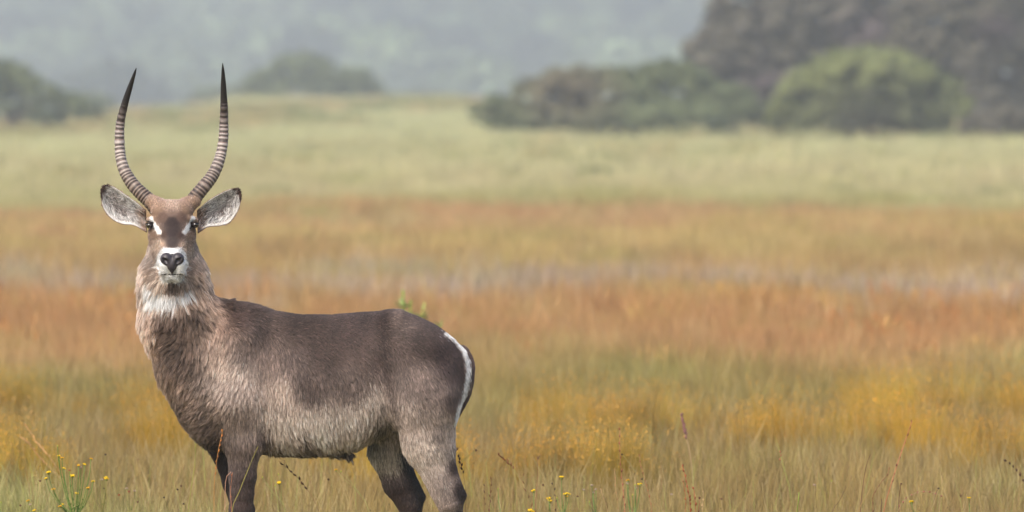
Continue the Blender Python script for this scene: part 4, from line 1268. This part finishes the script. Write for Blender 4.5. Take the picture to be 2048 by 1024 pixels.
def head_mesh(kind, seed):
    r = random.Random(seed); mb = MB(); u = 1.05 / 440
    R3 = lambda s: np.array([r.uniform(-s, s), r.uniform(-s, s), r.uniform(-s, s)])
    if kind in ('y', 'Y', 'o'):
        c0 = lin({'y': YELLOW, 'Y': YELLOW, 'o': GOLD}[kind]); s = 1.35 if kind == 'Y' else 1.0
        mb.ball((0, 0, -1.2 * u * s), (1.9 * u * s, 1.9 * u * s, 1.9 * u * s), 7, 4, lin((132, 136, 62)))
        for k in range(16):
            a = r.uniform(0, 6.28); q = 3.3 * u * s * math.sqrt(r.random())
            mb.ball((q * math.cos(a), q * math.sin(a), r.uniform(.2, 1.2) * u * s), r.uniform(.8, 1.3) * u * s, 5, 4, c0 * r.uniform(.75, 1.15))
    elif kind in ('b', 'r'):
        c0 = lin(BROWN if kind == 'b' else RUST)
        mb.ball((0, 0, 0), 1.9 * u, 7, 5, c0 * .8, .12)
        for k in range(18):
            d = R3(1); d /= np.linalg.norm(d); d[2] = abs(d[2]) - .3
            mb.tube([d * 1.2 * u, d * r.uniform(2.6, 3.6) * u], [.5 * u, .12 * u], 4, c0 * r.uniform(.7, 1.3))
    elif kind == 'd':
        mb.ball((0, 0, 0), (1.9 * u, 1.9 * u, 1.6 * u), 8, 6, lin(DARK), .15)
        for k in range(6):
            a = k; mb.tube([(0, 0, -1 * u), (2.4 * u * math.cos(a), 2.4 * u * math.sin(a), .6 * u)], [.5 * u, .15 * u], 4, lin(DARK))
    elif kind == 'w':
        for k in range(16):
            a = r.uniform(0, 6.28); q = 2.6 * u * math.sqrt(r.random())
            mb.ball((q * math.cos(a), q * math.sin(a), r.uniform(-1, 1.6) * u), r.uniform(.6, 1.1) * u, 5, 4, lin((196, 172, 150)) * r.uniform(.5, 1.1))
    elif kind == 'g':
        mb.ball((0, 0, 0), (1.5 * u, 1.5 * u, 2 * u), 7, 5, lin((150, 160, 70)))
        for k in range(5):
            mb.ball((r.uniform(-1, 1) * u, r.uniform(-1, 1) * u, 1.4 * u), .7 * u, 5, 4, lin((206, 186, 70)))
    elif kind == 'f':      # forked dry bracts
        for k in range(4):
            a = k * 1.6 + r.uniform(0, 1); l = r.uniform(5, 11) * u
            mb.tube([(0, 0, 0), (l * .35 * math.cos(a), l * .35 * math.sin(a), l * .6), (l * .6 * math.cos(a), l * .6 * math.sin(a), l)], [.7 * u, .5 * u, .15 * u], 4, lin(BROWN))
        mb.ball((0, 0, 0), 1.3 * u, 6, 4, lin((150, 116, 90)))
    return mb
HEADS = {}
def head_data(kind, seed):
    k = (kind, seed % 3)
    if k not in HEADS:
        HEADS[k] = head_mesh(kind, 7 * (seed % 3) + ord(kind)).mesh({'y': 'flower_head', 'Y': 'flower_head', 'o': 'flower_head', 'g': 'flower_bud'}.get(kind, 'seed_head'), m_petal)
    return HEADS[k]
HEADNAME = {'y': 'flower_head', 'Y': 'flower_head', 'o': 'flower_head', 'g': 'flower_bud'}

def plant(name, label, cat, basepx, y, stems, group=None, leaf=0, leafc=GREEN, seed=0, lsize=1.0):
    """stems: (list of (column,row) points from low to high, colour, thickness px, kind of head at the tip or None, spikelets)"""
    r = random.Random(seed)
    b0 = P(basepx, 1175, y); b0[2] = 0
    root = empty(name, tuple(b0))
    fol = MB(); nl = 0
    for si, (pts, colr, th, kind, spk) in enumerate(stems):
        Q = [P(px, py, y + r.uniform(-.03, .03)) for px, py in pts]
        if Q[0][2] > 0.03 and len(pts) > 1 and pts[0][1] >= 1015:     # carry on down to the ground below the picture
            low = b0 + (r.uniform(-.015, .015), r.uniform(-.02, .02), -.01)
            Q = [low] + Q
        C = spline(Q, max(8, 4 * len(Q)))
        n = len(C)
        mb = MB()
        cl = lin(colr)
        mb.tube([q - b0 for q in C], list(np.linspace(th, th * .6, n) * 1.45 / 880), 5, cl)
        st = mb.build('stem', m_stem, root)
        if kind:
            hd = link(HEADNAME.get(kind, 'seed_head'), head_data(kind, seed + si), root)
            hd.location = tuple(C[-1] - b0)
            hd.rotation_euler = (r.uniform(-.35, .35), r.uniform(-.35, .35), r.uniform(0, 6))
        if spk:            # (from, to, number, length px, width px, colour)
            f0, f1, k, ll, ww, sc = spk
            sm = MB()
            for i in range(k):
                s = f0 + (f1 - f0) * i / max(1, k - 1)
                j = min(int(s * (n - 1)), n - 2); q = C[j] + (C[j + 1] - C[j]) * (s * (n - 1) - j) - b0
                T = C[j + 1] - C[j]; T /= np.linalg.norm(T)
                sd_ = np.array([r.choice((-1, 1)) * .45, r.uniform(-.4, .4), 0.1])
                d = T + sd_; d /= np.linalg.norm(d)
                L_ = ll * r.uniform(.7, 1.2) / 440; W_ = ww * 1.35 * r.uniform(.7, 1.2) / 880
                sm.tube([q, q + d * L_ * .45, q + d * L_], [W_ * .5, W_, W_ * .15], 5, lin(sc) * r.uniform(.75, 1.25))
            sm.build('seed_spike', m_stem, root)
        if leaf:
            for i in range(int(leaf * n / 8)):
                s = r.uniform(.25, .93); j = min(int(s * (n - 1)), n - 2)
                q = C[j] - b0; a = r.uniform(0, 6.28); L_ = r.uniform(3.5, 8) * lsize / 440 * (1.2 - .6 * s)
                d = np.array([math.cos(a) * .7, math.sin(a) * .7, r.uniform(.3, .9)]); sd_ = np.cross(d, (0, 0.3, 1)); sd_ /= np.linalg.norm(sd_); sd_ *= L_ * .18
                m_ = q + d * L_ * .5
                fol.add([q, m_ - sd_, q + d * L_, m_ + sd_, m_ + np.array([0, 0, -.1 * L_])], [(0, 1, 4), (1, 2, 4), (2, 3, 4), (3, 0, 4)], lin(leafc) * r.uniform(.6, 1.25)); nl += 1
    if nl:
        o = fol.build('foliage', m_stem, root, smooth=False); o['kind'] = 'stuff'
    tag(root, label, cat, group)
    return root

FG = 'yellow wild flowers in the foreground grass'
def fan(tips, join, base, colr=GREEN, th=1.3):
    """stems that share a lower run and part to their own tips"""
    out = []
    for (x, y, k) in tips:
        jx = base + (x - base) * join
        jy = 1030 + (y - 1030) * join * .55
        out.append(([(base + (x - base) * .12, 1040), (jx, jy), (jx + (x - jx) * .75, jy + (y - jy) * .55), (x, y + 1)], colr, th, k, None))
    return out
plant('yellow_flower_plant', 'tall bushy leafy plant with many small yellow flower heads, at the left', 'flowering plant', 148, -.15,
      fan([(115, 891, 'g'), (118, 911, 'y'), (124, 915, 'o'), (128, 936, 'y'), (145, 951, 'Y'), (107, 978, 'o'), (154, 986, 'y')], .45, 148, (104, 128, 60), 1.7)
      + fan([(157, 930, 'o'), (162, 933, 'w'), (169, 928, 'y'), (182, 917, 'o'), (186, 962, 'y'), (176, 975, 'o'), (139, 940, 'r')], .5, 152, (108, 130, 64), 1.7)
      + fan([(97, 944, 'Y'), (92, 956, 'y'), (124, 1008, 'y'), (120, 1012, 'o')], .4, 142, (118, 136, 70), 1.4), FG, leaf=16, leafc=(92, 124, 52), seed=1)
plant('yellow_flower_plant', 'slim plant with twin yellow heads and a dry one, right of the bushy plant', 'flowering plant', 203, .1,
      fan([(213, 957, 'Y'), (211, 954, 'y'), (204, 958, 'w')], .6, 203, OLIVE, 1.5), FG, leaf=3, seed=2)
plant('yellow_flower_plant', 'short plant with orange yellow and pale dry heads near the bottom left corner', 'flowering plant', 52, -.1,
      fan([(56, 1001, 'o'), (60, 1008, 'w')], .5, 54, OLIVE, 1.3), FG, leaf=2, seed=3)
plant('yellow_flower_plant', 'single low yellow head at the bottom edge left of the bushy plant', 'flowering plant', 68, .1, fan([(68, 1020, 'y')], .5, 68), FG, seed=4)
plant('yellow_flower_plant', 'tiny greenish yellow flower cut by the left edge of the photo', 'flowering plant', 2, .1, fan([(2, 1004, 'g')], .5, 0), FG, leaf=2, seed=5)
plant('yellow_flower_plant', 'leafy dry topped plant with a ginger head, between the bushy plant and the foreleg', 'flowering plant', 259, 0,
      fan([(258, 982, 'r'), (253, 976, 'w'), (269, 981, 'w')], .6, 259, OLIVE, 1.5), leaf=8, leafc=(96, 122, 62), seed=6)
plant('yellow_flower_plant', 'forked plant with one tiny yellow head under the belly, near the foreleg', 'flowering plant', 562, -.2,
      [([(572, 1030), (545, 985), (530, 962), (525, 955)], (150, 150, 90), 1.2, 'g', None), ([(570, 1030), (560, 990), (558, 966)], (150, 150, 90), 1.0, 'Y', None), ([(564, 1010), (552, 985), (550, 972)], (170, 160, 110), 1.0, 'g', None), ([(563, 1000), (562, 970), (557, 949)], (150, 150, 90), .9, 'g', None)], FG, leaf=1, seed=7)
plant('yellow_flower_plant', 'leaning stem with two tiny gold buds under the rear of the belly', 'flowering plant', 742, -.2,
      [([(738, 1030), (716, 985), (690, 960), (672, 940)], (160, 156, 96), 1.1, 'o', None), ([(722, 990), (700, 962), (682, 943)], (160, 156, 96), .9, 'g', None)], FG, seed=8)
RF = [
    (1067, 981, 'Y', 1069, 'bright yellow button flower just right of the hind hock under a forked stem'),
    (1123, 954, 'Y', 1126, 'tallest bright yellow flower of those right of the antelope, over a pair of heads'),
    (1098, 996, 'Y', 1101, 'stacked pair of yellow heads on one short stem, low right of the antelope'),
    (1060, 1020, 'Y', 1061, 'yellow flower at the bottom edge, nearest to the hind leg'),
    (1256, 960, 'o', 1262, 'flat dull gold flower over a dry head, right of the tallest rusty stem'),
    (1280, 968, 'Y', 1270, 'bright gold flower beside green buds at the foot of the tall rusty stem'),
    (1823, 1003, 'Y', 1830, 'small gold flower at the lower right, left of an arching seed stalk'),
    (1938, 995, 'y', 1940, 'small gold flower near the bottom right corner'),
    (996, 977, 'g', 1002, 'leafy plant with one pale green bud between the hind leg and the first yellow flower'),
    (1184, 970, 'w', 1192, 'grey green leafy plant with a dry fluffy top, left of the tall rusty stem'),
]
for i, (x, y, k, bx_, lab) in enumerate(RF):
    tips = [(x, y, k)]
    if x == 1098: tips += [(1100, 1001, 'Y')]
    if x == 1060: tips += [(1064, 1023, 'Y')]
    if x == 1123: tips += [(1131, 987, 'Y'), (1138, 987, 'y'), (1134, 992, 'o'), (1114, 995, 'g')]
    if x == 1280: tips += [(1270, 969, 'g'), (1272, 975, 'w'), (1265, 990, 'g')]
    if x == 1256: tips += [(1254, 966, 'w')]
    if x == 1184: tips += [(1187, 984, 'w'), (1179, 1003, 'g'), (1192, 978, 'w')]
    plant('yellow_flower_plant', lab, 'flowering plant', bx_, [-.1, .15, 0, -.2, .2][i % 5], fan(tips, .5, bx_, (116, 138, 74), 1.5), FG if k != 'w' else None, leaf=7, leafc=(112, 138, 76), seed=20 + i)

SH = 'seed heads on thin stems in the foreground'
for i, (x, y, k, bx_, lab) in enumerate([
    (80, 962, 'b', 72, 'brown seed head on a thin stem left of the bushy yellow plant'),
    (211, 909, 'd', 206, 'highest dark seed head, above the right side of the bushy yellow plant'),
    (208, 977, 'd', 204, 'small dark seed head under the twin yellow heads'),
    (238, 990, 'r', 218, 'red brown spiky seed head on a leaning stem right of the bushy plant'),
    (275, 1004, 'b', 262, 'pale brown seed head low, right of the ginger headed plant'),
    (328, 995, 'd', 340, 'round dark seed head on a bent stem midway to the foreleg'),
    (355, 979, 'd', 354, 'left one of two dark heads close together before the foreleg'),
    (362, 972, 'b', 356, 'right, higher one of two dark heads close together before the foreleg'),
    (367, 1008, 'd', 366, 'tiny dark seed head low beside the tall green blade'),
    (41, 1011, 'b', 41, 'small brown seed head at the bottom left, next to the orange yellow flower'),
    (657, 959, 'b', 645, 'brown seed head with spread bracts standing under the belly'),
    (1086, 970, 'b', 1078, 'brown seed head right of the forked dry stem'),
    (1167, 980, 'w', 1166, 'pale fluffy seed head between the yellow pair and the tall rusty stem'),
    (1155, 993, 'b', 1160, 'rust brown head left of the pale fluffy one'),
    (1343, 989, 'w', 1345, 'pale dry head right of the gold flowers'),
    (1443, 998, 'b', 1445, 'dull brown seed head between the rusty stalks and the right side'),
    (1877, 977, 'd', 1860, 'dark tip on a leaning stem at the lower right'),
    (1921, 994, 'f', 1925, 'pinkish forked seed head beside the gold flower at the lower right'),
    (1629, 970, 'w', 1631, 'pale tufted tip on a straight stem right of the middle'),
    (1284, 958, 'd', 1290, 'tiny dark head just above the bright gold flower')]):
    plant('seed_head_stem', lab, 'wild plant', bx_, [-.2, .1, .25, -.05][i % 4], [([(bx_, 1040), (bx_ * .6 + x * .4, (1040 + y) / 2), (x, y)], [STRAW, OLIVE, STRAW, (150, 130, 90)][i % 4], 1.1, k, None)], SH, seed=50 + i)

GS = 'tall grass stalks in the foreground'
stalks = [
    ([(463, 1030), (478, 985), (500, 930), (516, 893)], (150, 140, 70), 1.3, None, None, 'long thin olive stalk slanting across the near foreleg', -.75),
    ([(428, 1030), (429, 960), (436, 905), (441, 880), (446, 858)], (180, 128, 70), 1.1, None, (.72, .98, 9, 7, 2.0, (176, 112, 60)), 'thin stalk with an orange spike before the chest, left of the foreleg', -.75),
    ([(450, 1030), (451, 965), (455, 950), (462, 944)], (196, 150, 124), 1.3, None, None, 'short pinkish stalk curling at its tip over the foreleg', -.75),
    ([(463, 1030), (461, 985), (465, 945)], (170, 116, 84), 1.1, None, (.6, .97, 5, 5, 1.6, RUST), 'thin rusty stalk against the near foreleg', -.7),
    ([(375, 1040), (382, 980), (390, 925), (391, 885)], (146, 150, 66), 1.2, None, None, 'tall bare green blade rising left of the chest', -.1),
    ([(640, 1030), (612, 975), (585, 945), (558, 923)], (150, 116, 84), 1.0, None, (.72, .96, 7, 8, 3.2, (84, 60, 50)), 'leaning stalk with a dark spike touching the belly line', .1),
    ([(905, 960), (908, 940), (930, 918), (952, 901)], (170, 166, 92), 1.3, 'b', None, 'straight leaning green stem behind the hind leg, with a small head', .1),
    ([(930, 1030), (932, 990), (925, 940), (915, 910)], (134, 100, 74), 1.0, None, (.84, .98, 6, 8, 3.0, (74, 52, 46)), 'dark drooping spikelet between hind hock and leaning green stem', .0),
    ([(890, 930), (896, 920), (906, 910), (914, 900)], BROWN, 1.0, 'f', None, 'forked brown seed head against the back of the hind leg', -.0),
    ([(1058, 1030), (1040, 960), (1016, 925), (996, 908)], (160, 150, 90), .9, None, (.82, .99, 8, 10, 3.0, (150, 96, 62)), 'stalk with a fat brown spike drooping left, right of the hind leg', .2),
    ([(1066, 1030), (1050, 975), (1046, 950)], (150, 140, 84), .9, None, (.6, .99, 6, 9, 2.4, (130, 92, 56)), 'short slanting brown spike, left of the tall forked dry stem', .3),
    ([(1071, 1030), (1074, 970), (1076, 919)], (140, 100, 76), 1.1, 'f', None, 'tall thin dry stem forking at its tip over the first yellow flower', -.1),
    ([(1112, 1030), (1110, 985), (1105, 967)], (130, 100, 70), 1.0, None, (.7, .99, 5, 7, 2.6, DARK), 'short dark spike just left of the tallest yellow flower', .2),
    ([(969, 1030), (970, 995), (969, 970)], (150, 110, 76), 1.0, None, (.55, .99, 7, 6, 1.8, (96, 66, 50)), 'short upright brown spike near the hind hock', .1),
    ([(979, 1030), (981, 985), (983, 957)], (150, 110, 80), 1.1, None, (.5, .99, 9, 6, 1.8, (120, 80, 56)), 'taller upright brown spike near the hind hock', .1),
    ([(1250, 1030), (1244, 960), (1240, 900), (1240, 857)], (184, 128, 92), 1.2, None, (.3, .99, 16, 6, 2.6, (150, 90, 66)), 'tallest rusty stem with small buds all along, right of the yellow flowers', .3),
    ([(1305, 1030), (1290, 960), (1282, 930), (1279, 910)], (180, 134, 96), 1.1, None, (.45, .99, 12, 5, 2.0, (160, 104, 72)), 'rusty stem leaning left, just right of the tallest rusty one', .1),
    ([(1278, 965), (1268, 940), (1250, 915), (1244, 909)], (150, 140, 90), 1.0, 'd', None, 'thin stem bending left to a dark tip by the tallest rusty stem', .3),
    ([(1238, 1030), (1232, 980), (1229, 938)], (180, 146, 104), 1.0, None, (.5, .98, 8, 4, 1.6, (170, 124, 84)), 'pale straw stem left of the tallest rusty one', .0),
    ([(1216, 1030), (1208, 1000), (1201, 977)], (190, 156, 112), 1.4, None, (.3, .98, 8, 4, 1.8, (186, 150, 108)), 'short straw stem leaning left among the yellow flowers', .2),
    ([(1381, 1030), (1378, 990), (1370, 950), (1364, 930)], (172, 96, 62), 1.4, None, (.35, .98, 16, 6, 2.8, (150, 76, 48)), 'rust red seed stalk, tallest of the cluster right of the middle', .0),
    ([(1392, 1030), (1390, 1000), (1387, 974)], (170, 94, 60), 1.2, None, (.4, .98, 7, 6, 2.8, (140, 70, 46)), 'short rust red stalk right in the red cluster', .0),
    ([(1370, 1030), (1372, 1000), (1366, 960)], (176, 110, 72), 1.1, None, (.4, .98, 8, 5, 2.2, (160, 96, 62)), 'thin rusty stalk left in the red cluster', .2),
    ([(1396, 1030), (1399, 1010), (1400, 994)], (150, 90, 60), 1.1, None, (.5, .98, 4, 5, 3.2, (92, 50, 40)), 'small dark red bud on a stub right of the red cluster', .1),
    ([(1405, 1030), (1406, 1000), (1407, 981)], (190, 160, 120), 1.1, None, (.5, .98, 6, 5, 2.4, (196, 164, 120)), 'pale straw spike just right of the red cluster', .3),
    ([(1545, 1000), (1553, 960), (1560, 930), (1561, 903)], (140, 120, 76), 1.1, None, (.93, .99, 3, 5, 3.0, (170, 110, 80)), 'lone olive stem with a small pink tip, middle of the right half', .5),
    ([(1709, 1035), (1722, 980), (1730, 930), (1731, 899)], (170, 156, 96), 1.0, None, None, 'fine straw blade left of the dark leaning stalk', .2),
    ([(1720, 1035), (1726, 970), (1733, 930), (1741, 909)], (110, 74, 58), 1.2, None, None, 'dark brown leaning stalk between two straw blades', .0),
    ([(1712, 1035), (1740, 980), (1755, 945), (1771, 921)], (176, 146, 92), 1.2, None, None, 'straw blade leaning right beside the dark stalk', -.1),
    ([(1745, 995), (1762, 965), (1770, 956), (1776, 948), (1778, 935)], (140, 100, 70), 1.2, None, (.35, .99, 12, 4, 2.6, (130, 92, 64)), 'twisted brown seed spike beside the tallest pink stem', .1),
    ([(1765, 1035), (1785, 960), (1806, 895), (1818, 860), (1824, 842)], (184, 120, 88), 1.6, None, (.62, .99, 9, 6, 2.2, (110, 66, 56)), 'tallest pinkish red stem leaning right, in the right part', .0),
    ([(1800, 897), (1796, 900)], (210, 160, 140), 2.6, None, None, None, .0),
    ([(1762, 1030), (1764, 1005), (1763, 998)], (96, 66, 52), 2.0, None, None, 'stubby dark brown stalk under the twisted spike', -.1),
    ([(1792, 1035), (1812, 998), (1835, 985), (1860, 984), (1884, 992)], (176, 150, 110), 1.2, None, (.55, .99, 10, 5, 3.2, (160, 104, 86)), 'arching stalk strung with pinkish seeds at the lower right', .1),
    ([(1798, 1030), (1798, 1000), (1802, 968)], (100, 66, 52), 1.5, 'b', None, 'short dark stalk with a seed tip right of the pink stem', .2),
    ([(1860, 1035), (1866, 1010), (1875, 980)], (84, 58, 48), 1.6, None, None, 'dark stick leaning right through the arching seed stalk', .0),
    ([(1878, 1035), (1884, 980), (1882, 948)], (180, 156, 106), 1.2, None, None, 'upright pale straw blade right of the dark stick', .1),
    ([(2060, 1000), (2045, 960), (2030, 938), (2011, 921)], (160, 146, 100), .9, None, (.72, .99, 7, 8, 3.0, (96, 70, 56)), 'dark drooping spikelet near the right edge', .3),
    ([(1593, 1035), (1597, 1000), (1598, 985)], (132, 160, 50), 1.8, None, None, 'short fresh green blade, middle of the right half', .0),
    ([(1661, 1035), (1680, 1000), (1692, 974)], (110, 84, 62), 1.1, None, None, 'thin dark stalk leaning right, left of the straw blades', .0),
    ([(1652, 1035), (1660, 990), (1663, 962)], (180, 150, 104), 1.0, 'g', None, 'thin straw stem with a small bud left of the straw blades', .2),
    ([(1535, 1035), (1528, 1000), (1524, 965)], (180, 160, 116), 1.0, None, None, 'pale thin straw left in the right half', .0),
]
for i, (pts, colr, th, k, spk, lab, y) in enumerate(stalks):
    if lab is None: continue
    plant('grass_stalk', lab, 'grass stalk', pts[0][0] + (pts[0][0] - pts[1][0]) * 1.2, y, [(([(pts[0][0], 1030)] if 1030 > pts[0][1] + 15 else []) + pts, colr, th, k, spk)], GS, seed=200 + i)

# blurred plants further back
plant('flowering_weed', 'blurred bright green weed poking up behind the back of the antelope', 'weed', 818, 14.5,
      [([(812, 890), (812, 760), (808, 640), (806, 580)], (120, 160, 60), 6, None, None), ([(812, 800), (830, 690), (850, 604)], (150, 165, 80), 5, None, None), ([(812, 800), (815, 700), (822, 600)], (120, 160, 60), 5, None, None), ([(812, 800), (845, 710), (886, 640)], (140, 150, 84), 5, None, None)],
      leaf=46, leafc=(168, 178, 116), seed=400, lsize=9)
plant('tall_seed_stalk', 'soft purple brown tufted seed stalk behind, right of the middle', 'grass stalk', 1395, 4.5,
      [([(1390, 1000), (1382, 920), (1372, 870), (1364, 828)], (176, 150, 112), 2, 'b', (.7, .99, 14, 9, 5, (140, 100, 96)))], seed=401)
plant('tall_seed_stalk', 'soft leaning dry stalks rising over the golden flowers at the left', 'grass stalk', 150, 5.5,
      [([(130, 960), (100, 915), (70, 880), (52, 850)], (200, 158, 110), 2, None, (.4, .99, 14, 10, 2.6, (206, 160, 104))), ([(125, 960), (85, 920), (60, 890), (44, 876)], (196, 156, 110), 1.8, None, (.4, .99, 12, 9, 2.4, (196, 150, 100)))], seed=402)

# countless thin stems at the animal's distance
def stem_clump(seed):
    r = random.Random(seed); mb = MB()
    for k in range(4):
        a = r.uniform(0, 6.28); q = r.uniform(0, .12); h = r.uniform(.3, .56)
        b0 = np.array([q * math.cos(a), q * math.sin(a), -.02]); ln = r.uniform(-.1, .1)
        c = lin(r.choice([STRAW, (190, 166, 118), OLIVE, (150, 116, 80), (176, 150, 96), (160, 170, 90)])) * r.uniform(.8, 1.1)
        p = [b0, b0 + (ln * .3, 0, h * .5), b0 + (ln, r.uniform(-.05, .05), h)]
        w = r.uniform(.0009, .0019)
        mb.tube(p, [w, w * .9, w * .4], 4, c)
        t = r.random()
        if t < .45:
            for j in range(7):
                s = j / 7 * r.uniform(.1, .2); u = p[2] + (p[1] - p[2]) * s
                mb.ball(u + (r.uniform(-.002, .002), 0, 0), (.0016, .0016, .004), 4, 3, lin(r.choice([(150, 104, 72), (190, 160, 120), (120, 86, 62)])))
        elif t < .6:
            mb.ball(p[2], .0035, 5, 4, lin(r.choice([BROWN, DARK, (170, 130, 100)])))
    me = mb.mesh('stem_clump', m_stem)
    return bpy.data.objects.new('stem_clump', me)
sp = field_points(27.6, 34.5, 11, margin=1.1, extra=.5)
put('thin_dry_stems', [stem_clump(s) for s in range(10)], sp, 'countless thin straw stems rising through the near grass', s0=.75, s1=1.12, hvar=.1)
